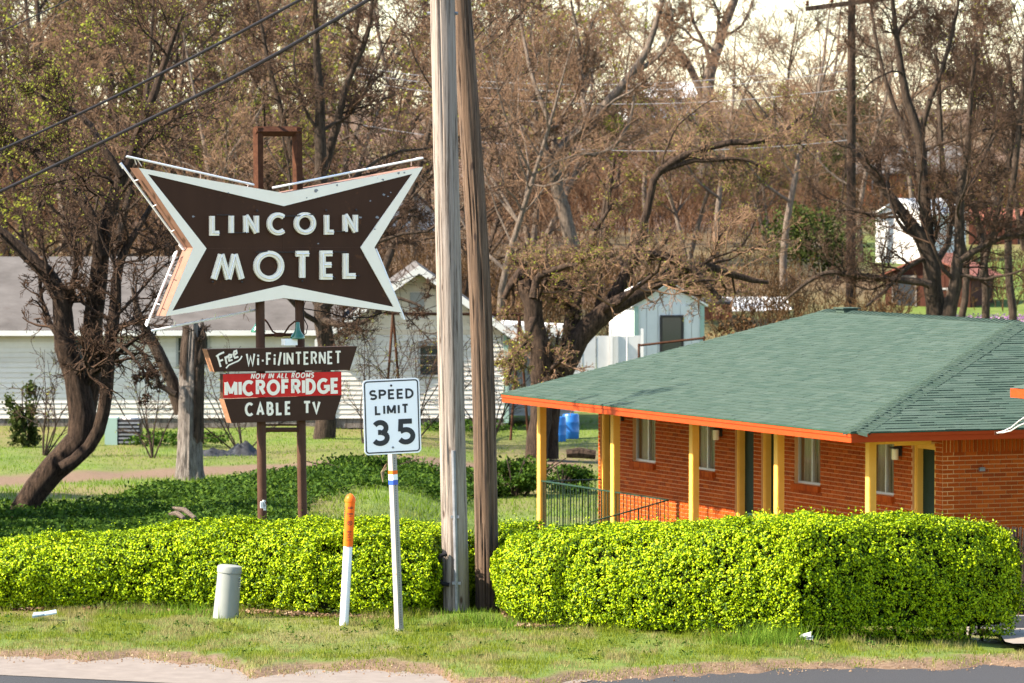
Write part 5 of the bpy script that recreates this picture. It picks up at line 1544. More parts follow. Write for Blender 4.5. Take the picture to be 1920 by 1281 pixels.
def spawn(P, R, k, rng, tmin, ratio, ang, npts, up, wander, rr, rend, lenabs=None, taper_len=0.5, tmax=0.98):
    """children of a batch of branches"""
    b, n, _ = P.shape
    par = np.repeat(np.arange(b), k); m = len(par)
    t = tmin + (tmax - tmin) * rng.random(m)
    f = t * (n - 1); i = np.minimum(f.astype(int), n - 2); fr = (f - i)[:, None]
    o = P[par, i] * (1 - fr) + P[par, i + 1] * fr
    d = P[par, i + 1] - P[par, i]; d /= np.linalg.norm(d, axis=1, keepdims=True) + 1e-9
    r0 = (R[par, i] * (1 - fr[:, 0]) + R[par, i + 1] * fr[:, 0]) * rr
    seg = np.linalg.norm(P[:, 1:] - P[:, :-1], axis=2).sum(1)
    L = (seg[par] * ratio if lenabs is None else np.full(m, lenabs)) * (1 - taper_len * t) * rng.uniform(.6, 1.25, m)
    q = rng.normal(size=(m, 3)); q -= d * np.sum(q * d, 1, keepdims=True); q /= np.linalg.norm(q, axis=1, keepdims=True) + 1e-9
    a = np.radians(ang) * rng.uniform(.6, 1.35, m)[:, None]
    cur = d * np.cos(a) + q * np.sin(a)
    pts = [o]; 
    step = (L / (npts - 1))[:, None]
    for s in range(npts - 1):
        cur = cur + rng.normal(size=(m, 3)) * wander + np.array([0, 0, up])
        cur /= np.linalg.norm(cur, axis=1, keepdims=True) + 1e-9
        pts.append(pts[-1] + cur * step)
    NP = np.stack(pts, 1)
    NR = r0[:, None] * np.linspace(1, .35, npts)[None, :]
    NR = np.maximum(NR, rend)
    return NP, NR

def smooth_line(pts, n, rng=None, jit=0.0):
    """Catmull-Rom through given points (with radii as 4th column) resampled to n"""
    P = np.array(pts, float); m = len(P)
    t = np.linspace(0, m - 1, n); out = []
    for u in t:
        i = min(int(u), m - 2); f = u - i
        p0, p1, p2, p3 = P[max(i - 1, 0)], P[i], P[i + 1], P[min(i + 2, m - 1)]
        out.append(.5 * ((2 * p1) + (-p0 + p2) * f + (2 * p0 - 5 * p1 + 4 * p2 - p3) * f ** 2 + (-p0 + 3 * p1 - 3 * p2 + p3) * f ** 3))
    Q = np.array(out)
    if rng is not None and jit:
        Q[1:-1, :3] += rng.normal(size=(n - 2, 3)) * jit * Q[1:-1, 3:4]
    return Q

class Batch:
    def __init__(self): self.V = []; self.F = []; self.n = 0
    def add(self, V, F):
        self.V.append(V); self.F.append(F + self.n); self.n += len(V)
    def mesh(self, name, smooth=False):
        return mesh_arrays(name, np.concatenate(self.V), np.concatenate(self.F), smooth)

def make_tree(name, loc, limbs, specs, rng, barkm, twigm, label, cat='tree', group=None, buds=0, budsize=.05, budm=None, npt=16, jit=.12, bud_region=None):
    """limbs: polylines of (x,y,z,r) in world space; specs: child levels"""
    root = empty(name, loc, label, cat, group)
    tb = Batch(); P0_, R0_ = [], []
    for l in limbs:
        Q = smooth_line(l, npt, rng, jit)
        P0_.append(Q[:, :3]); R0_.append(np.maximum(Q[:, 3], .006))
    P = np.stack(P0_); R = np.stack(R0_)
    tb.add(*tubes(P, R, 9))
    cb = Batch(); nlev = len(specs)
    last = P
    for i, s in enumerate(specs):
        P, R = spawn(P, R, rng=rng, **s)
        if i == 0: tb.add(*tubes(P, R, 6))
        elif i < nlev - 1: cb.add(*tubes(P, R, 4 if i == 1 else 3))
        else: cb.add(*tubes(P, R, 3))
        last = P
    link_mesh('trunk', tb.mesh('trunk', True), barkm, root)
    link_mesh('crown', cb.mesh('crown'), twigm, root)
    if buds:
        b, n, _ = last.shape
        pi = rng.integers(0, b, buds); ti = rng.integers(1, n, buds)
        C = last[pi, ti] + rng.normal(size=(buds, 3)) * .03
        if bud_region is not None:
            C = C[bud_region(C)]
        V, F = leaf_quads(C, rng.normal(size=C.shape), budsize * rng.uniform(.6, 1.3, len(C)), rng, .6)
        link_mesh('leaves', mesh_arrays('leaves', V, F), budm or MT['bud'], root)
    return root

def L_(pts, d):
    """limb from pixels: (px, py, diameter in px[, depth shift])"""
    out = []
    for p in pts:
        dd = d + (p[3] if len(p) > 3 else 0)
        q = W(p[0], p[1], dd); out.append((q[0], q[1], q[2], p[2] / 2 / pxm(dd)))
    return out

# ------------------------------------------------------------------ hedge
rng = np.random.default_rng(21)
hedge_pts = [(-260, 51.9, .62), (0, 51.55, .72), (200, 51.5, .84), (330, 51.35, .93), (450, 51.1, .99), (600, 50.65, 1.02), (720, 50.4, 1.0), (806, 50.35, .95), (824, 51.15, .93), (886, 51.45, .93)]
hedge_pts2 = [(892, 51.5, .93), (930, 51.4, .94), (947, 50.3, .96), (966, 49.75, .99), (1010, 49.45, 1.06), (1150, 48.8, 1.12), (1300, 48.3, 1.18), (1420, 47.98, 1.24), (1506, 47.75, 1.27)]
hedge_pts3 = [(1506, 47.75, 1.27), (1600, 47.95, 1.27), (1720, 48.3, 1.25), (1830, 48.62, 1.2), (1900, 48.8, 1.12)]
def hedge_run(pts, thick=1.45):
    F_ = np.array([[(p[0] - 960) / FPX * p[1], p[1], p[2] - .07] for p in pts])
    return F_
def sample_poly(F_, s):
    seg = np.linalg.norm(np.diff(F_[:, :2], axis=0), axis=1); cum = np.concatenate([[0], np.cumsum(seg)])
    x = np.interp(s, cum, F_[:, 0]); y = np.interp(s, cum, F_[:, 1]); h = np.interp(s, cum, F_[:, 2])
    i = np.clip(np.searchsorted(cum, s) - 1, 0, len(seg) - 1)
    d = np.diff(F_[:, :2], axis=0)[i] / seg[i][:, None]
    return x, y, h, d, cum[-1]
def build_hedge(name, runs, label, seed, dens=1350, ends=()):
    rng = np.random.default_rng(seed)
    xm = float(np.mean([r[0][:, 0].mean() for r in runs])); ym = float(np.mean([r[0][:, 1].mean() for r in runs]))
    root = empty(name, (xm, ym + .6, float(terrain(xm, ym))), label, 'hedge')
    LV = Batch(); core = MB(); stems = MB()
    for F_, thick, bend in runs:
        _, _, _, _, tot = sample_poly(F_, np.array([0.0]))
        def surf(s, t):
            """s along, t around the section: 0..1 front, 1..2 top, 2..3 back"""
            x, y, h, d, _ = sample_poly(F_, s)
            nrm = np.stack([d[:, 1], -d[:, 0]], 1)
            gz_ = terrain(x, y)
            f = np.clip(t, 0, 1); g = np.clip(t - 1, 0, 1); b = np.clip(t - 2, 0, 1)
            htop = h - gz_
            belly = .10 * np.sin(np.pi * np.clip(f, 0, 1)) - .10 * np.maximum(0, f - .78) / .22 - .06 * np.maximum(0, .12 - f) / .12
            off = np.where(t < 1, belly, np.where(t < 2, -.10 - g * (thick - .2), -thick + .1 - .1 * np.sin(np.pi * b)))
            zz = np.where(t < 1, gz_ + .03 + (htop - .03) * f, np.where(t < 2, h + .06 * np.sin(np.pi * g), h - (htop) * b))
            P = np.stack([x + nrm[:, 0] * off, y + nrm[:, 1] * off, zz], 1)
            N = np.stack([np.where(t < 1, nrm[:, 0], np.where(t < 2, 0, -nrm[:, 0])), np.where(t < 1, nrm[:, 1], np.where(t < 2, 0, -nrm[:, 1])), np.where(t < 1, .25 * f, np.where(t < 2, 1, .2))], 1)
            return P, N
        ncl = int(dens * tot * (1.15 + thick + .35))
        s = rng.random(ncl) * tot
        u = rng.random(ncl)
        t = np.where(u < .47, rng.random(ncl), np.where(u < .9, 1 + rng.random(ncl), 2 + rng.random(ncl) * .6))
        P, N = surf(s, t)
        # uneven clipped surface: lumps and gaps
        lump = fbm(s * 2.6 + 3, t * 2.6 + seed, 3) - .45
        fine = fbm(s * 9 + 1, t * 9 + seed, 2) - .38
        P = P + N * (lump * .15 + fine * .12 - .02)[:, None]
        keep = rng.random(ncl) < np.clip(1.0 + fine * 2.4, .25, 1)
        if bend == 'holes':
            low = (t < .20) & (s > tot * .76) & (rng.random(ncl) < .7)
            keep &= ~low
        P, N = P[keep], N[keep]
        k = 9
        n = len(P)
        A = N + rng.normal(size=N.shape) * .35; A /= np.linalg.norm(A, axis=1, keepdims=True)
        dirs = rng.normal(size=(n, k, 3)); dirs = dirs + A[:, None, :] * 1.1
        dirs /= np.linalg.norm(dirs, axis=2, keepdims=True)
        dep = rng.random((n, k, 1)) ** 2 * .10
        C = P[:, None, :] + dirs * rng.uniform(.008, .034, (n, k, 1)) - A[:, None, :] * dep
        LN = dirs * .55 + A[:, None, :] * .6 + rng.normal(size=(n, k, 3)) * .45 + np.array([0, 0, .25])
        V, Fq = leaf_quads(C.reshape(-1, 3), LN.reshape(-1, 3), rng.uniform(.017, .038, n * k), rng, .6)
        LV.add(V, Fq)
        # stray shoots
        m = int(tot * 18); s = rng.random(m) * tot; t = rng.uniform(.9, 2.0, m)
        P, N = surf(s, t)
        for q in range(6):
            C = P + np.array([0, 0, 1]) * (.012 + .014 * q) + rng.normal(size=P.shape) * .012
            V, Fq = leaf_quads(C, rng.normal(size=P.shape) + np.array([0, 0, .5]), rng.uniform(.018, .032, m), rng, .5); LV.add(V, Fq)
        # inner twig mass, a near-black shell that paints the shade behind the leaves
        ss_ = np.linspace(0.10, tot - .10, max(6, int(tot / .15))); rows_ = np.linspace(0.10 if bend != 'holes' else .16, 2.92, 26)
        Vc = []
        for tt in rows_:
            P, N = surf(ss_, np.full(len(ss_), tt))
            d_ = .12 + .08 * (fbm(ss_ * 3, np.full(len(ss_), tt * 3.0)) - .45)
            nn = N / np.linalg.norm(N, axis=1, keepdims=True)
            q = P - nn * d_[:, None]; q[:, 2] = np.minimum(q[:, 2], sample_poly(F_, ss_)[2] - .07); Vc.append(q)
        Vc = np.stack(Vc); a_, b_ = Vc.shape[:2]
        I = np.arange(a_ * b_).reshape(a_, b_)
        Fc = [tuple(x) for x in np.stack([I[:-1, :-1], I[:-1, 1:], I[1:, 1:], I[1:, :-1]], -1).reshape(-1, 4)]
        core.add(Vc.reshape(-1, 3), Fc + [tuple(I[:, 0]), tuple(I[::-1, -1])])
        for s0 in np.arange(.15, tot - .1, .28):
            x, y, h, d, _ = sample_poly(F_, np.array([s0])); g0 = float(terrain(x[0], y[0] + .6))
            for j in range(2):
                bx_ = x[0] + rng.normal() * .08 - d[0, 1] * -.5 * 0; by_ = y[0] + .35 + rng.random() * .8
                stems.tube([(bx_, by_, g0 - .05), (bx_ + rng.normal() * .07, by_ + rng.normal() * .05, g0 + .35), (bx_ + rng.normal() * .15, by_ + rng.normal() * .1, g0 + .7)], [.018, .014, .008], 5)
        # leafy end caps
        for end in (0, 1):
            if (bend in ('open0', 'corner_end') and end == 0) or (bend in ('open1', 'corner_start') and end == 1): continue
            m = int(dens * 1.5 * thick)
            x, y, h, d, _ = sample_poly(F_, np.full(m, tot * end)); nrm = np.stack([d[:, 1], -d[:, 0]], 1)
            e = rng.random(m); zf = rng.random(m); g0 = terrain(x, y)
            if bend == 'holes': zf = np.where(rng.random(m) < .75, .28 + .72 * zf, zf)
            outw = d * (1 if end else -1)
            bul = (.10 * np.sin(np.pi * e) + .08 * np.sin(np.pi * np.clip(zf, 0, 1)) - .12 * np.maximum(0, zf - .8) / .2 + .12 * (fbm(e * 5, zf * 5) - .45))
            P = np.stack([x - nrm[:, 0] * e * thick + outw[:, 0] * bul, y - nrm[:, 1] * e * thick + outw[:, 1] * bul, g0 + .03 + (h - g0) * zf], 1)
            A = np.concatenate([outw, np.full((m, 1), .2)], 1)
            C = (P[:, None, :] + rng.normal(size=(m, 8, 3)) * .035).reshape(-1, 3)
            LN = (np.repeat(A, 8, 0) + rng.normal(size=(m * 8, 3)) * .6)
            V, Fq = leaf_quads(C, LN, rng.uniform(.018, .038, m * 8), rng, .56); LV.add(V, Fq)
    f = link_mesh('foliage', LV.mesh('foliage'), MT['hedge'], root); props(f, kind='stuff')
    core.build('twig_shade_core', MT['hedgecore'], root)
    stems.build('stems', MT['bark_dark'], root)
    return root
h1, h2, h3 = (hedge_run(p) for p in (hedge_pts, hedge_pts2, hedge_pts3))

build_hedge('clipped_hedge', [(h1, 1.35, 'plain')], 'bright green clipped hedge running from the left edge to the utility poles', 5)
build_hedge('clipped_hedge', [(h2, 1.35, 'corner_start'), (h3, 1.35, 'holes')], 'taller clipped hedge right of the poles turning a shaded corner', 8)

# ------------------------------------------------------------------ verge grass, weeds, leaf litter
rng = np.random.default_rng(31)
n = 230000
X = rng.uniform(-6.5, 6.5, n); Y = rng.uniform(44.2, 52.0, n)
e = road_edge(X) + EN(X, Y)
inside = np.clip((Y - e - .10 - .6 * fbm(X * 1.5, Y)) / .35, 0, 1)
keep = rng.random(n) < inside * (.35 + .9 * (fbm(X * 1.3, Y * .8) > .40)) * np.where((X > 4.7) & (Y > 46.9), 0, 1)
X, Y = X[keep], Y[keep]; n = len(X)
tall = 1 + 1.2 * np.exp(-((Y - np.interp(X, np.concatenate([h1[:, 0], h2[:, 0]]), np.concatenate([h1[:, 1], h2[:, 1]])) + .05) / .22) ** 2) * (fbm(X * 2.1, Y) > .42)
h = rng.uniform(.014, .05, n) * (0.3 + 1.5 * fbm(X * 3, Y * 2)) * tall * 1.15
V, F = blades(np.stack([X, Y, terrain(X, Y)], 1), h, rng.uniform(.005, .011, n), rng, .9)
g = link_mesh('verge_grass', mesh_arrays('verge_grass', V, F), MT['grass']); props(g, 'short patchy grass on the verge before the hedge', 'grass', None, 'stuff')
tv = Batch()
for x, y, d, nb, rad, hh in ((1450, 1205, 47.4, 480, .22, .27), (1400, 1208, 47.6, 220, .25, .15), (365, 1160, 50.7, 300, .25, .17), (950, 1160, 49.6, 260, .2, .16), (245, 1150, 51.0, 240, .22, .14), (880, 1150, 50.0, 200, .2, .14), (720, 1180, 49.9, 200, .3, .1)):
    c = W(x, y, d); X = c[0] + rng.normal(size=nb) * rad; Y = c[1] + rng.normal(size=nb) * rad * .8
    V, F = blades(np.stack([X, Y, terrain(X, Y)], 1), rng.uniform(.4, 1, nb) * hh, rng.uniform(.006, .012, nb), rng, .9); tv.add(V, F)
props(link_mesh('tall_grass', tv.mesh('tall_grass'), MT['weeds']), 'tufts of tall green grass along the hedge foot', 'grass', None, 'stuff')
n = 2600
u = rng.random(n)
cx = np.where(u < .45, rng.normal(540, 60, n), np.where(u < .75, rng.normal(985, 40, n), rng.uniform(0, 760, n)))
fx = np.concatenate([h1[:, 0], h2[:, 0]]); fy_ = np.concatenate([h1[:, 1], h2[:, 1]])
X = (cx - 960) / FPX * 50.3; Y = np.interp(X, fx, fy_) - np.abs(rng.normal(0, .17, n)) + .12
C = np.stack([X, Y, terrain(X, Y) + rng.uniform(.01, .045, n)], 1)
V, F = leaf_quads(C, rng.normal(size=(n, 3)) * .6 + np.array([0, 0, 1]), rng.uniform(.025, .06, n), rng, .7)
props(link_mesh('leaf_litter', mesh_arrays('leaf_litter', V, F), MT['litter']), 'dry brown fallen leaves along the hedge foot', 'leaf litter', None, 'stuff')

n = 3500
X = rng.uniform(-6.2, 6.2, n); Y = road_edge(X) + EN(X, 47.0) + rng.normal(.02, .22, n)
Z = np.maximum(terrain(X, Y), .006) + .004
sz = rng.uniform(.004, .012, n) * (rng.random(n) ** 2 + .3)
tet = np.array([(-1, -.8, -.4), (1, -.7, -.4), (0, 1, -.4), (.1, 0, .8)], float)
V = (np.stack([X, Y, Z], 1)[:, None, :] + (tet[None] + rng.normal(size=(n, 4, 3)) * .25) * sz[:, None, None]).reshape(-1, 3)
F = (np.arange(n)[:, None, None] * 4 + np.array([(0, 1, 3), (1, 2, 3), (2, 0, 3)])[None]).reshape(-1, 3)
props(link_mesh('gravel', mesh_arrays('gravel', V, F), MT['litter']), 'loose gravel and debris along the edge of the verge', 'gravel', None, 'stuff')
n = 5000
X = rng.uniform(-6.2, 6.2, n); Y = road_edge(X) + EN(X, 47.0) + rng.uniform(-.05, .45, n)
V, F = blades(np.stack([X, Y, terrain(X, Y)], 1), rng.uniform(.01, .06, n), rng.uniform(.005, .012, n), rng, 1.1)
props(link_mesh('edge_grass', mesh_arrays('edge_grass', V, F), MT['grass']), 'sparse grass growing into the gutter edge', 'grass', None, 'stuff')

n = 420
X = rng.uniform(-6, 6, n); Y = rng.uniform(45.5, 50.5, n); ok = (Y > road_edge(X) + .7) & ~((X > 4.6) & (Y > 47)); X, Y = X[ok], Y[ok]; n = len(X)
a = rng.uniform(0, 6.28, (n, 7)); rr_ = rng.uniform(.01, .05, (n, 7))
C = np.stack([X[:, None] + np.cos(a) * rr_, Y[:, None] + np.sin(a) * rr_, terrain(X, Y)[:, None] + rng.uniform(.02, .055, (n, 7))], -1).reshape(-1, 3)
V, F = leaf_quads(C, rng.normal(size=C.shape) * .5 + np.array([0, 0, 1]), rng.uniform(.02, .05, len(C)), rng, .5)
props(link_mesh('verge_weeds', mesh_arrays('verge_weeds', V, F), MT['cover']), 'small broad-leaved weeds in the verge grass', 'weeds', None, 'stuff')

# ------------------------------------------------------------------ lawn and ground cover beyond the hedge
n = 150000
Y = 54 + (128 - 54) * rng.random(n) ** 1.3; X = rng.uniform(-1, 1, n) * Y * .115
dirtband = (np.abs(Y - (96.5 + 1.05 * (X + 10.2))) < 2.3) & (X < 1.5)
inM = ((X - P0[0]) * Vv[0] + (Y - P0[1]) * Vv[1] > .2) & (Y < 92) & (X > 0)
keep = ~inM & ~dirtband
X, Y = X[keep], Y[keep]; n = len(X)
hh = rng.uniform(.03, .11, n) * np.where(Y > 98, .55, 1) * (0.5 + fbm(X * .8, Y * .4) * 1.4)
V, F = blades(np.stack([X, Y, terrain(X, Y)], 1), hh, rng.uniform(.012, .022, n), rng, .9)
props(link_mesh('lawn_grass', mesh_arrays('lawn_grass', V, F), MT['lawn']), 'sunlit lawn grass between the hedge and the houses', 'grass', None, 'stuff')
n = 46000
Y = rng.uniform(60, 102, n); X = rng.uniform(-1, 1, n) * Y * .12; pxx = 960 + X / Y * FPX
m = fbm(X * .5 + 40, Y * .25)
near = np.interp(pxx, [0, 500, 590, 700, 830, 900], [60, 62, 88, 91, 92, 96]); far = np.interp(pxx, [0, 150, 400, 600, 800, 900], [80, 84, 92, 97, 101, 102])
keep = (pxx < 905) & (Y > near + (m - .45) * 6) & (Y < far + (m - .45) * 4)
X, Y = X[keep], Y[keep]; n = len(X)
hgt = .10 + .42 * fbm(X * 1.1, Y * .5)
k = 7
Z = terrain(X, Y)[:, None] + hgt[:, None] * rng.random((n, k)) ** .6
C = np.stack([X[:, None] + rng.normal(size=(n, k)) * .08, Y[:, None] + rng.normal(size=(n, k)) * .08, Z], -1).reshape(-1, 3)
V, F = leaf_quads(C, rng.normal(size=C.shape) + np.array([0, -.2, .9]), rng.uniform(.05, .11, len(C)), rng, .6)
props(link_mesh('ground_cover', mesh_arrays('ground_cover', V, F), MT['cover']), 'dense dark green ground cover on the bank behind the hedge', 'ground cover', None, 'stuff')
def bush(name, x, y, d, rx, rz, nl, size, mat, label, cat='bush', seed=0, stems=12, stretch=1.0):
    rg = np.random.default_rng(abs(seed + int(x))); c = W(x, y, d); z = float(terrain(c[0], d))
    root = empty(name, (c[0], d, z), label, cat)
    nc = max(14, int(30 * rx)); K = rg.normal(size=(nc, 3)); K /= np.linalg.norm(K, axis=1, keepdims=True); K *= rg.uniform(.35, 1.05, (nc, 1))
    q = K[rg.integers(0, nc, nl)] + rg.normal(size=(nl, 3)) * rg.uniform(.06, .22, (nl, 1)); lump = 1.0
    C = np.stack([c[0] + q[:, 0] * rx * lump, d + q[:, 1] * rx, z + rz * (.95 + q[:, 2] * lump * .95)], 1); C = C[C[:, 2] > z - .05]
    V, F = leaf_quads(C, rg.normal(size=C.shape) + np.array([0, 0, .4]), size * rg.uniform(.6, 1.3, len(C)), rg, .55)
    link_mesh('leaves', mesh_arrays('leaves', V, F), mat, root)
    m = MB()
    for i in range(stems):
        a = rg.normal(size=2) * rx * .45; m.tube([(c[0] + a[0] * .2, d + a[1] * .2, z - .1), (c[0] + a[0] * .6, d + a[1], z + rz), (c[0] + a[0] * 1.2, d + a[1], z + rz * 1.8)], [.03, .02, .01], 5)
    m.build('stems', MT['bark_mid'], root)
for i_, (x_, y_) in enumerate(((-13.5, 64), (-14.5, 70), (-14.2, 75.5), (-14.5, 81), (-16.5, 88))):
    bush('evergreen_tree', 960 + x_ / y_ * FPX, 700, y_, 2.3, 3.6, 9000, .34, MT['evergreen'], 'dense evergreen standing left of the view, number %s from the road' % ('one', 'two', 'three', 'four', 'five')[i_], 'tree', stems=3)
bush('leafy_bush', 965, 880, 98, .75, .42, 5200, .09, MT['cover'], 'leafy green bush at the foot of the twisted tree')
bush('leafy_bush', 1055, 880, 99, .65, .3, 3600, .09, MT['cover'], 'low green bush left of the porch post')
bush('leafy_bush', 45, 840, 112, .42, .78, 1700, .12, MT['evergreen'], 'slender evergreen bush against the white house wall', stems=5)
bush('leafy_bush', 700, 865, 97, 1.4, .22, 5000, .09, MT['cover'], 'spreading green bush behind the speed limit sign')
bush('leafy_bush', 850, 870, 98, .9, .24, 4000, .09, MT['cover'], 'green bush seen between the utility poles')
bush('foundation_weeds', 850, 790, 121, 1.6, .14, 1500, .09, MT['cover'], 'weeds along the footing of the white gable', 'weeds', stems=3)
bush('foundation_weeds', 330, 815, 112, 1.3, .2, 1500, .1, MT['cover'], 'weeds along the main wall of the white house', 'weeds', stems=3)
bush('evergreen_bush', 1545, 520, 172, 1.9, 1.5, 3200, .17, MT['evergreen'], 'green cedar bush left of the white shed', stems=6)
bush('evergreen_bush', 1580, 150, 262, 2.6, 3.6, 12000, .2, MT['evergreen'], 'tall dark evergreen behind the crossarm pole', stems=4)
bush('brown_bush', 1420, 640, 140, 1.25, .95, 4200, .13, MT['brush'], 'brown leafless bush behind the motel ridge', stems=40)
bush('brown_bush', 1905, 1000, 56.5, .55, .75, 700, .035, MT['brush'], 'dry reddish shrub behind the right end of the hedge', stems=60)
c = W(1890, 598, 148); n = 1500
X = c[0] + rng.uniform(-1.3, 1.6, n); Y = 150 + rng.uniform(-3, 3, n)
V, F = leaf_quads(np.stack([X, Y, terrain(X, Y) + rng.uniform(0, .18, n)], 1), rng.normal(size=(n, 3)), rng.uniform(.05, .1, n), rng, .7)
MT['purple'] = mat_leaf('purple_flower', [(0, (.25, .10, .28)), (1, (.45, .25, .45))], .3, .7, .2)
props(link_mesh('purple_flowers', mesh_arrays('purple_flowers', V, F), MT['purple']), 'strip of purple wild flowers on the slope at right', 'flowers', None, 'stuff')

# ------------------------------------------------------------------ individual trees
def tree_specs(a=9, b=8, c=6, d=3, l0=.55, up=.05, twig=.0055, t0=.22):
    return [dict(k=a, tmin=t0, ratio=l0, ang=55, npts=9, up=up, wander=.22, rr=.34, rend=.008),
            dict(k=b, tmin=.15, ratio=.55, ang=50, npts=7, up=up, wander=.24, rr=.55, rend=.007),
            dict(k=c + 2, tmin=.1, ratio=.6, ang=48, npts=5, up=up, wander=.26, rr=.62, rend=.006),
            dict(k=d + 1, tmin=.1, ratio=.6, ang=45, npts=3, up=up * .6, wander=.25, rr=.75, rend=twig)]
def base_of(px, d):
    x = (px - 960) / FPX * d
    return (x, d, float(terrain(x, d)))
R_ = np.random.default_rng
# 1 leaning tree at far left
make_tree('leaning_tree', base_of(20, 79), [
    L_([(14, 1010, 47), (30, 985, 47), (62, 930, 49), (100, 880, 52), (140, 840, 59), (158, 790, 55), (140, 700, 44), (122, 620, 40), (112, 560, 37), (72, 500, 29), (20, 450, 22), (-50, 395, 12)], 79),
    L_([(140, 845, 42), (163, 760, 42), (172, 660, 39), (178, 570, 37), (190, 470, 32), (205, 400, 29), (232, 320, 24), (262, 250, 20), (290, 170, 15), (325, 70, 10), (345, 20, 6)], 79.3),
    L_([(115, 878, 25), (170, 835, 25), (196, 760, 25), (203, 680, 25), (212, 590, 24), (222, 500, 18, .4), (250, 440, 13, .6), (300, 360, 8, 1)], 78.6),
    L_([(190, 480, 22), (170, 400, 20), (120, 330, 17, .4), (60, 280, 13, .8), (0, 250, 8, 1)], 79),
    L_([(228, 330, 17), (190, 270, 13), (150, 215, 11, .5), (90, 190, 8, .8), (40, 150, 5, 1)], 79.2),
    L_([(200, 640, 8), (235, 655, 7, -.3), (265, 690, 5, -.6), (285, 730, 4, -.6)], 78.6)],
    tree_specs(9, 8, 6, 3, .42, .05, .0045, .5), R_(1), MT['bark_dark'], MT['twig'], 'dark multi-stemmed tree leaning right at the left edge', buds=7000, budsize=.034, bud_region=lambda C: C[:, 2] > 4.2)
# 2 dead peeling stump
def stump():
    rg = R_(2); d = 97.0; base = base_of(356, d)
    root = empty('dead_stump', base, 'broken grey dead stump with peeling bark behind the sign', 'stump')
    prof = [(905, 357, 60), (880, 356, 52), (840, 356, 47), (800, 357, 45), (760, 357, 44), (720, 358, 43), (690, 358, 42), (660, 359, 40), (640, 360, 38), (625, 361, 35)]
    def shell(y0, y1, a0, a1, grow, rag, name, mat, rows=46, cols=40):
        ys = np.linspace(y0, y1, rows); V = []
        for i, y in enumerate(ys):
            cx = np.interp(-y, [-p[0] for p in prof], [p[1] for p in prof]); w = np.interp(-y, [-p[0] for p in prof], [p[2] for p in prof]) / 2 / pxm(d)
            c = W(cx, y, d)
            for j in range(cols):
                a = a0 + (a1 - a0) * j / (cols - (0 if abs(a1 - a0) > 6.2 else 1))
                ridge = .13 * (vnoise(a * 5.1 + 3, y * .006 + 2) - .5) + .10 * (vnoise(a * 13 + 9, y * .02) - .5) + .05 * (vnoise(a * 27, y * .06) - .5)
                r = w * (1 + ridge) + grow
                dz = 0.0
                if i == rows - 1: dz = rag * (vnoise(a * 4 + 5, 1.7) - .2) + rag * .5 * rg.random()
                if i == 0 and grow > 0: dz = -rag * (vnoise(a * 5 + 8, 3.1) - .3)
                V.append((c[0] + r * math.cos(a), c[1] + r * math.sin(a), c[2] + dz))
        I = np.arange(rows * cols).reshape(rows, cols)
        F = [tuple(q) for q in np.stack([I[:-1, :-1], I[:-1, 1:], I[1:, 1:], I[1:, :-1]], -1).reshape(-1, 4)]
        if abs(a1 - a0) > 6.2:
            F += [(int(I[i, -1]), int(I[i, 0]), int(I[i + 1, 0]), int(I[i + 1, -1])) for i in range(rows - 1)]; F.append(tuple(int(q) for q in I[-1]))
        link_mesh(name, mesh_arrays(name, V, F), mat, root)
    shell(905, 622, 0, 2 * math.pi, 0, .22, 'trunk', MT['bark_dead'])
    shell(820, 640, -1.25, 1.3, .03, .25, 'bark', MT['bark_dark'], 30, 22)
    shell(700, 615, -2.9, -1.9, .022, .2, 'bark', MT['bark_mid'], 14, 10)
    limbs = [L_([(340, 775, 26), (325, 730, 24), (310, 690, 24), (292, 650, 22), (270, 612, 18), (255, 570, 11), (248, 540, 6)], 97.2), L_([(330, 740, 12), (300, 722, 10), (290, 695, 8), (265, 660, 6), (240, 640, 4)], 96.6), L_([(368, 700, 22), (376, 660, 20), (379, 630, 15), (381, 612, 7)], 96.9)]
    P = []; R = []
    for l in limbs:
        Q = smooth_line(l, 14, rg, .14); P.append(Q[:, :3]); R.append(Q[:, 3])
    P = np.stack(P); R = np.stack(R); b = Batch(); b.add(*tubes(P, R, 8))
    for kw in (dict(k=6, tmin=.5, ratio=.5, ang=60, npts=7, up=-.03, wander=.25, rr=.25, rend=.008), dict(k=6, tmin=.2, ratio=.6, ang=50, npts=5, up=-.02, wander=.3, rr=.6, rend=.006), dict(k=5, tmin=.2, ratio=.6, ang=50, npts=4, up=0, wander=.3, rr=.7, rend=.005)):
        P, R = spawn(P, R, rng=rg, **kw); b.add(*tubes(P, R, 4))
    link_mesh('branches', b.mesh('branches', True), MT['bark_mid'], root)
stump()
# 3 straight tree behind the motel sign
make_tree('straight_tree', base_of(605, 116), [
    L_([(607, 830, 44), (606, 760, 38), (606, 680, 35), (605, 600, 33), (604, 500, 30), (603, 400, 27), (602, 300, 23), (600, 200, 19), (596, 100, 14), (590, -10, 8)], 116),
    L_([(606, 580, 20), (650, 530, 16), (690, 470, 13), (730, 420, 10), (780, 390, 6)], 115.6),
    L_([(604, 330, 18), (630, 240, 16), (650, 160, 12), (690, 60, 9), (700, -30, 6)], 116.4),
    L_([(603, 420, 16), (560, 330, 14), (530, 220, 11), (500, 100, 8), (480, -10, 5)], 116.5),
    L_([(606, 600, 14), (640, 610, 11, -.5), (690, 600, 9, -1), (740, 560, 7, -1.2), (790, 575, 5, -1.4)], 115.6)],
    tree_specs(10, 8, 6, 3, .5, .05, .006), R_(3), MT['bark_mid'], MT['twig'], 'straight-trunked bare tree directly behind the motel sign posts')
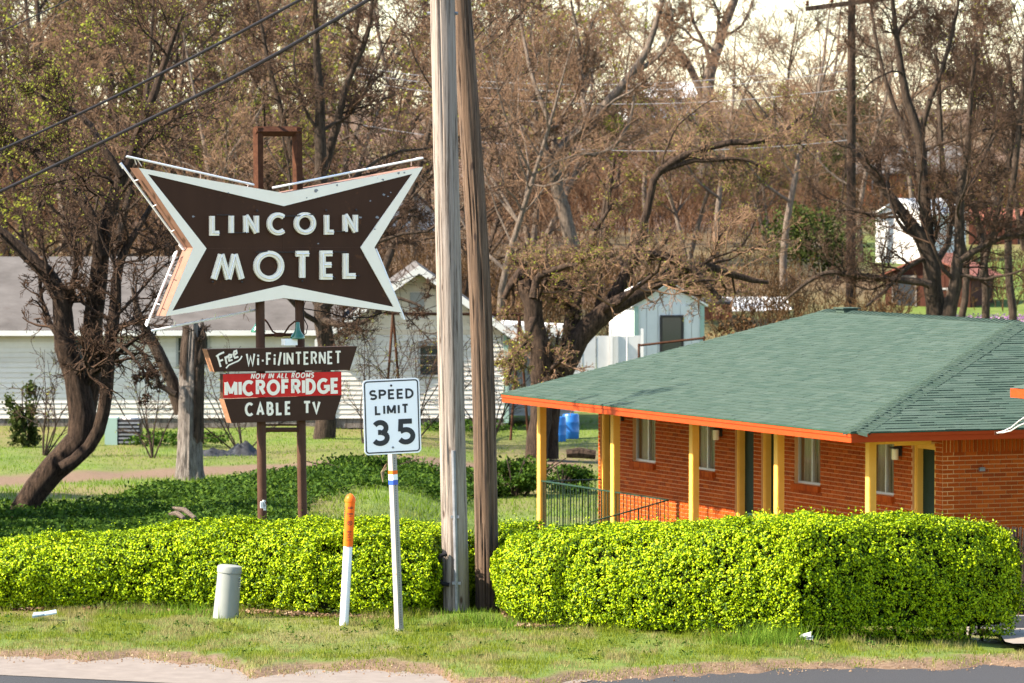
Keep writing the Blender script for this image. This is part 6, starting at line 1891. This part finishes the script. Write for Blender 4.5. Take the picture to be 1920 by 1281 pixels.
# 4 twisted tree at centre
make_tree('twisted_tree', base_of(1015, 110), [
    L_([(1006, 860, 44), (1012, 800, 42), (1016, 740, 40), (1012, 690, 42), (1008, 640, 44), (1000, 590, 36), (990, 545, 32), (975, 515, 26), (960, 530, 16), (945, 560, 10)], 110),
    L_([(1030, 860, 36), (1034, 780, 34), (1040, 720, 38), (1060, 680, 44), (1085, 630, 42), (1115, 600, 40), (1160, 570, 34), (1200, 550, 30), (1240, 525, 26, .5), (1290, 500, 22, 1), (1350, 505, 16, 1.2), (1400, 525, 12, 1.4), (1440, 530, 7, 1.5)], 110.4),
    L_([(1060, 690, 34), (1070, 630, 32), (1075, 580, 30), (1060, 545, 26), (1040, 520, 20), (1010, 505, 16), (985, 495, 10)], 110.8),
    L_([(1100, 610, 30), (1140, 575, 28), (1165, 530, 24), (1185, 490, 22), (1220, 480, 20), (1260, 485, 18), (1300, 508, 14, -.4), (1350, 560, 8, -.8)], 111),
    L_([(1180, 500, 18), (1200, 440, 16), (1215, 390, 15), (1225, 340, 14), (1250, 310, 14), (1300, 285, 13), (1370, 268, 12), (1430, 264, 11), (1470, 245, 8), (1505, 215, 5)], 112),
    L_([(1000, 560, 18), (1010, 520, 14), (1060, 500, 10, -.5), (1085, 495, 9, -.6), (1105, 465, 6, -.8)], 109.5),
    L_([(1235, 325, 11), (1285, 305, 10), (1340, 300, 8), (1400, 300, 6), (1450, 330, 4)], 112),
    L_([(1075, 590, 20), (1090, 530, 14), (1100, 480, 10), (1120, 430, 8), (1150, 380, 5)], 110.5),
    L_([(1000, 600, 16), (985, 640, 10, -.5), (965, 670, 7, -.8), (950, 720, 5, -1)], 109.6)],
    tree_specs(10, 8, 6, 3, .42, .045, .005), R_(4), MT['bark_dark'], MT['twig_pale'], 'gnarled low tree with twisted spreading limbs behind the porch corner', buds=9000, budsize=.038)
# 5 tree with a long curved limb behind
make_tree('curved_tree', base_of(1065, 150), [
    L_([(1075, 470, 28), (1062, 410, 26), (1046, 360, 24), (1040, 320, 24), (1050, 285, 23), (1085, 245, 20), (1130, 200, 18), (1185, 140, 16), (1215, 90, 13), (1235, 30, 10), (1248, -20, 7)], 150),
    L_([(1040, 330, 18), (1022, 280, 14), (1018, 250, 12), (1038, 238, 8)], 149.7),
    L_([(1185, 140, 10), (1240, 100, 8), (1260, 50, 6), (1255, 0, 4)], 150),
    L_([(1060, 275, 12), (1110, 290, 10, -.5), (1150, 275, 8, -.8), (1180, 230, 6, -1), (1190, 170, 4, -1)], 150),
    L_([(1048, 300, 12), (1030, 230, 10, .6), (1000, 150, 8, 1), (980, 60, 6, 1.5), (970, -20, 4, 2)], 150),
    L_([(1100, 230, 11), (1090, 160, 9, 1), (1085, 80, 7, 1), (1070, 0, 5, 1)], 150)],
    tree_specs(9, 8, 6, 3, .5, .07, .007), R_(5), MT['bark_pale'], MT['twig_pale'], 'bare tree with one long pale limb curving up to the right')
# 6 right tree behind the motel
make_tree('forked_tree', base_of(1755, 127), [
    L_([(1758, 760, 46), (1757, 660, 42), (1755, 600, 40), (1752, 550, 36), (1745, 500, 34), (1735, 460, 28), (1710, 420, 24), (1685, 390, 20), (1655, 350, 16), (1620, 305, 12), (1590, 270, 9)], 127),
    L_([(1742, 490, 26), (1736, 420, 24), (1732, 350, 22), (1725, 270, 20), (1705, 200, 17), (1690, 130, 14), (1680, 60, 10), (1672, -20, 7)], 127.3),
    L_([(1772, 700, 30), (1775, 610, 28), (1788, 540, 26), (1798, 480, 22), (1800, 420, 18), (1805, 350, 15), (1815, 270, 12), (1820, 180, 9), (1830, 80, 6)], 126.6),
    L_([(1798, 490, 14), (1830, 470, 12), (1870, 450, 10), (1910, 440, 8), (1960, 420, 5)], 126.5),
    L_([(1745, 535, 16), (1700, 527, 13), (1640, 522, 12), (1590, 515, 10), (1545, 512, 8), (1500, 540, 6), (1460, 575, 4)], 126.4),
    L_([(1725, 270, 13), (1740, 200, 11), (1770, 120, 9), (1790, 40, 7), (1800, -20, 5)], 127.3),
    L_([(1730, 310, 12), (1690, 230, 10, .8), (1660, 150, 8, 1), (1640, 60, 6, 1.4), (1630, -20, 4, 1.6)], 127.3),
    L_([(1745, 500, 14), (1775, 460, 12, .6), (1790, 400, 9, 1), (1830, 330, 7, 1.4), (1870, 240, 5, 2)], 127.3)],
    tree_specs(9, 8, 6, 3, .48, .06, .0055), R_(6), MT['bark_mid'], MT['twig'], 'forked bare tree rising behind the motel ridge at right')
# 7 tall pale far tree seen against the sky
make_tree('tall_pale_tree', base_of(1320, 240), [
    L_([(1318, 330, 26), (1322, 230, 24), (1330, 150, 22), (1345, 90, 20), (1362, 40, 18), (1380, -10, 15), (1395, -60, 10)], 240),
    L_([(1325, 190, 16), (1290, 120, 14), (1265, 90, 12), (1240, 50, 8)], 240.5),
    L_([(1335, 130, 10), (1320, 80, 8), (1300, 40, 6), (1290, -20, 4)], 240)],
    tree_specs(7, 7, 5, 3, .5, .06, .010), R_(7), MT['bark_pale'], MT['twig_pale'], 'tall pale-trunked tree against the sky at top centre right', npt=12)
# 8 thin-stemmed tree right edge
make_tree('slender_tree', base_of(1860, 140), [
    L_([(1800, 620, 14), (1812, 500, 13), (1770, 330, 11), (1762, 200, 9), (1755, 90, 6)], 140),
    L_([(1850, 620, 16), (1845, 480, 14), (1815, 330, 12), (1825, 200, 9), (1835, 80, 6)], 141),
    L_([(1900, 620, 16), (1890, 440, 14), (1905, 300, 12), (1918, 160, 9), (1925, 20, 6)], 139.5),
    L_([(1840, 520, 12), (1870, 400, 10), (1900, 250, 8), (1890, 100, 6)], 140)],
    tree_specs(8, 8, 6, 3, .5, .06, .0065), R_(8), MT['bark_mid'], MT['twig'], 'thicket-like tree of slender stems at the right edge', buds=1500, budsize=.06)

# bare shrubs before the white house
for i, (px, d, H, lab) in enumerate(((80, 108, 2.4, 'bare twiggy shrub before the white wall near the left edge'), (285, 106, 2.2, 'bare shrub between the leaning tree and the dead stump'), (455, 109, 2.6, 'bare shrub behind the lower sign boards'),
                                     (680, 113, 3.2, 'bare shrub before the left side of the white gable'), (770, 114, 3.4, 'bare shrub behind the speed limit sign'), (920, 116, 2.8, 'bare shrub right of the brown utility pole'))):
    rg_ = R_(90 + i); b_ = np.array(base_of(px, d)); limbs = []
    for k in range(6):
        q = b_.copy(); dr = np.array([rg_.normal() * .45, rg_.normal() * .3, 1.0]); pts = [(q[0], q[1], q[2] - .1, .02)]
        for j in range(1, 5):
            dr = dr + rg_.normal(size=3) * .2; dr[2] = max(dr[2], .5); dr /= np.linalg.norm(dr); q = q + dr * H / 4; pts.append((q[0], q[1], q[2], .02 * (1 - j / 5)))
        limbs.append(pts)
    make_tree('bare_shrub', tuple(b_), limbs, [dict(k=7, tmin=.2, ratio=.45, ang=45, npts=6, up=.02, wander=.28, rr=.6, rend=.006), dict(k=6, tmin=.15, ratio=.5, ang=45, npts=4, up=.0, wander=.28, rr=.7, rend=.005)], rg_, MT['bark_mid'], MT['twig'], lab, 'shrub', 'bare shrubs before the white house', 250, .035, None, 8, .1)

# ------------------------------------------------------------------ trees of the wood behind, copies of five kinds
def proto(name, seed, H, spread, barkm, twigm, stems=1, buds=0, twig=.007):
    rg = R_(seed)
    limbs = []
    for s in range(stems):
        a = rg.uniform(0, 6.28); q = np.array([0, 0, 0.0]); pts = [(q[0], q[1], -.4, H * .013)]
        dr = np.array([math.cos(a) * .25 * (stems > 1), math.sin(a) * .25 * (stems > 1), 1.0])
        for i in range(1, 8):
            dr = dr + rg.normal(size=3) * .10; dr[2] = max(dr[2], .7); dr /= np.linalg.norm(dr)
            q = q + dr * H / 7; pts.append((q[0], q[1], q[2], H * .013 * (1 - i / 8.2)))
        limbs.append(pts)
        main = np.array(pts)
        for j in range(5):
            i = rg.integers(2, 6); p = main[i]; b = rg.uniform(0, 6.28); l = H * spread * rg.uniform(.7, 1.1)
            d = np.array([math.cos(b), math.sin(b), rg.uniform(.5, 1.1)]); d /= np.linalg.norm(d); lp = [tuple(p[:3]) + (p[3] * .6,)]
            c = p[:3].copy()
            for k in range(1, 5):
                d = d + rg.normal(size=3) * .14 + np.array([0, 0, .08]); d /= np.linalg.norm(d); c = c + d * l / 4; lp.append(tuple(c) + (p[3] * .6 * (1 - k / 4.6),))
            limbs.append(lp)
    return make_tree(name, (0, 0, 0), limbs, [dict(k=8, tmin=.2, ratio=.5, ang=50, npts=7, up=.07, wander=.2, rr=.4, rend=.012),
                     dict(k=8, tmin=.15, ratio=.55, ang=45, npts=5, up=.06, wander=.22, rr=.6, rend=.009), dict(k=6, tmin=.1, ratio=.65, ang=42, npts=3, up=.04, wander=.25, rr=.75, rend=twig)],
                     rg, barkm, twigm, {41: 'pale-barked broad bare tree in the far wood', 42: 'tall slim brown bare tree in the far wood', 43: 'twin-stemmed bare tree in the far wood', 44: 'dark-barked bare tree with first leaves in the far wood', 45: 'low pale three-stemmed tree in the far wood'}[seed], 'tree', 'bare trees of the far wood', buds, .10, None, 10, .1)
protos = [proto('wood_tree', 41, 12, .5, MT['bark_pale'], MT['twig_pale']), proto('wood_tree', 42, 13, .42, MT['bark_mid'], MT['twig']), proto('wood_tree', 43, 9, .55, MT['bark_mid'], MT['twig_pale'], 2),
          proto('wood_tree', 44, 11, .5, MT['bark_dark'], MT['twig'], 1, 3500), proto('wood_tree', 45, 8, .5, MT['bark_pale'], MT['twig_pale'], 3, 3000)]
def copy_tree(o):
    c = o.copy(); COL.objects.link(c)
    for ch in o.children:
        k = ch.copy(); COL.objects.link(k); k.parent = c
    return c
rg = random.Random(77)
spots = [(60, 132, 3, .9), (180, 142, 1, 1.0), (300, 150, 3, 1.0), (420, 140, 0, .95), (520, 152, 3, .9), (690, 148, 1, .95), (770, 168, 0, 1.0), (870, 152, 2, .95), (935, 142, 0, .8),
         (1000, 178, 4, 1.2), (1130, 190, 2, 1.0), (1210, 205, 0, .75), (1290, 182, 4, .8), (1440, 192, 4, .75), (1505, 208, 1, .55), (1560, 188, 2, .6), (1650, 218, 1, .8), (1710, 204, 0, .8),
         (1790, 192, 1, .8), (1865, 215, 0, .95), (1925, 188, 2, 1.0), (20, 168, 1, 1.2), (120, 188, 0, 1.2), (235, 182, 3, 1.2), (350, 198, 2, 1.3), (470, 192, 1, 1.1), (565, 208, 0, 1.15), (645, 192, 3, 1.1),
         (730, 218, 1, 1.1), (810, 208, 2, 1.3), (900, 218, 0, 1.05), (965, 228, 4, 1.3), (1065, 235, 0, .95), (1150, 245, 1, .8), (1400, 252, 4, .8), (-40, 152, 0, 1.1), (1745, 268, 2, 1.1), (1905, 280, 0, 1.0),
         (90, 242, 1, 1.2), (205, 252, 2, 1.5), (400, 262, 1, 1.2), (610, 268, 0, 1.2), (820, 272, 0, 1.05), (1345, 175, 0, .8), (1470, 165, 0, .85), (1530, 230, 0, 1.0), (1420, 215, 1, .85), (1615, 180, 0, .8), (-10, 200, 3, 1.5), (70, 212, 2, 1.7), (150, 160, 1, 1.05), (275, 222, 3, 1.5), (330, 172, 2, 1.3), (440, 228, 1, 1.25), (520, 238, 3, 1.4), (110, 150, 2, 1.2), (600, 165, 4, 1.3), (-120, 160, 3, 1.2), (-190, 180, 1, 1.2), (-260, 150, 2, 1.3), (-330, 190, 0, 1.2), (-420, 165, 3, 1.2), (-130, 225, 1, 1.4), (-280, 230, 3, 1.5), (-400, 240, 2, 1.7), (2010, 190, 1, 1.0), (2090, 210, 0, 1.0), (2180, 190, 2, 1.1)]
used = set()
for px, d, k, s in spots:
    o = protos[k] if k not in used else copy_tree(protos[k])
    used.add(k)
    x = (px - 960) / FPX * d
    o.location = (x, d, float(terrain(x, d)))
    o.rotation_euler = (rg.uniform(-.06, .06), rg.uniform(-.06, .06), rg.uniform(0, 6.28))
    s *= rg.uniform(.92, 1.08); o.scale = (s, s, s * rg.uniform(.92, 1.08))
# mistletoe ball
c = W(1150, 232, 150); rgn = R_(9); n = 900
P = rgn.normal(size=(n, 3)); P /= np.linalg.norm(P, axis=1, keepdims=True); P *= (rgn.random(n) ** .4)[:, None] * .33
V, F = leaf_quads(c + P, rgn.normal(size=(n, 3)), rgn.uniform(.05, .09, n), rgn, .5)
props(link_mesh('mistletoe_ball', mesh_arrays('mistletoe_ball', V, F), MT['bud']), 'yellow-green mistletoe ball among bare branches at upper centre', 'mistletoe')

# ------------------------------------------------------------------ undergrowth read as one mass
def brush_mass(name, mat, label, seed, regions):
    rg = R_(seed); PP, RR = [], []
    for (p0, p1, d0, d1, cnt, h0, h1) in regions:
        d = rg.uniform(d0, d1, cnt); px = rg.uniform(p0, p1, cnt); x = (px - 960) / FPX * d
        z = terrain(x, d); h = rg.uniform(h0, h1, cnt) * (.5 + 1.0 * fbm(x * .35, d * .12))
        a = rg.normal(size=(cnt, 2)) * .28
        pts = []; cx, cy = x.copy(), d.copy(); dx, dy = a[:, 0], a[:, 1]
        for i in range(5):
            pts.append(np.stack([cx, cy, z + h * i / 4 * (1 - .06 * i)], 1))
            cx = cx + dx * h / 4; cy = cy + dy * h / 4; dx = dx + rg.normal(size=cnt) * .16; dy = dy + rg.normal(size=cnt) * .16
        PP.append(np.stack(pts, 1)); RR.append(np.repeat(np.linspace(.014, .007, 5)[None], cnt, 0) * (d / 150)[:, None])
    P = np.concatenate(PP); R = np.concatenate(RR)
    b = Batch(); b.add(*tubes(P, R, 3))
    P2, R2 = spawn(P, R, 3, rg, .2, .45, 45, 4, .08, .2, .8, .008); b.add(*tubes(P2, R2, 3))
    P3, R3 = spawn(P2, R2, 2, rg, .2, .6, 45, 3, .05, .2, .8, .008); b.add(*tubes(P3, R3, 3))
    o = link_mesh(name, b.mesh(name), mat); return props(o, label, 'brush', None, 'stuff')
brush_mass('dry_brush', MT['brush'], 'dense dry brown undergrowth behind the white house and trees', 51,
           [(-400, 720, 130, 150, 1700, 1.0, 3.0), (-300, 900, 152, 190, 1000, 1.2, 3.6), (640, 1050, 128, 160, 800, 1, 3), (1030, 1500, 142, 175, 700, .5, 2.0), (1440, 1700, 138, 152, 350, .6, 2.2), (1760, 1960, 155, 180, 250, .4, 1.2), (1600, 1960, 215, 290, 700, 1.2, 3)])
brush_mass('rust_brush', MT['brush_orange'], 'rust-coloured brush covering the far hillside', 52,
           [(880, 1560, 195, 260, 1500, 1.0, 2.6), (1000, 1560, 260, 330, 700, 1.2, 3), (-350, 640, 195, 250, 1500, 2.5, 7), (1700, 1960, 225, 300, 350, 1, 3)])
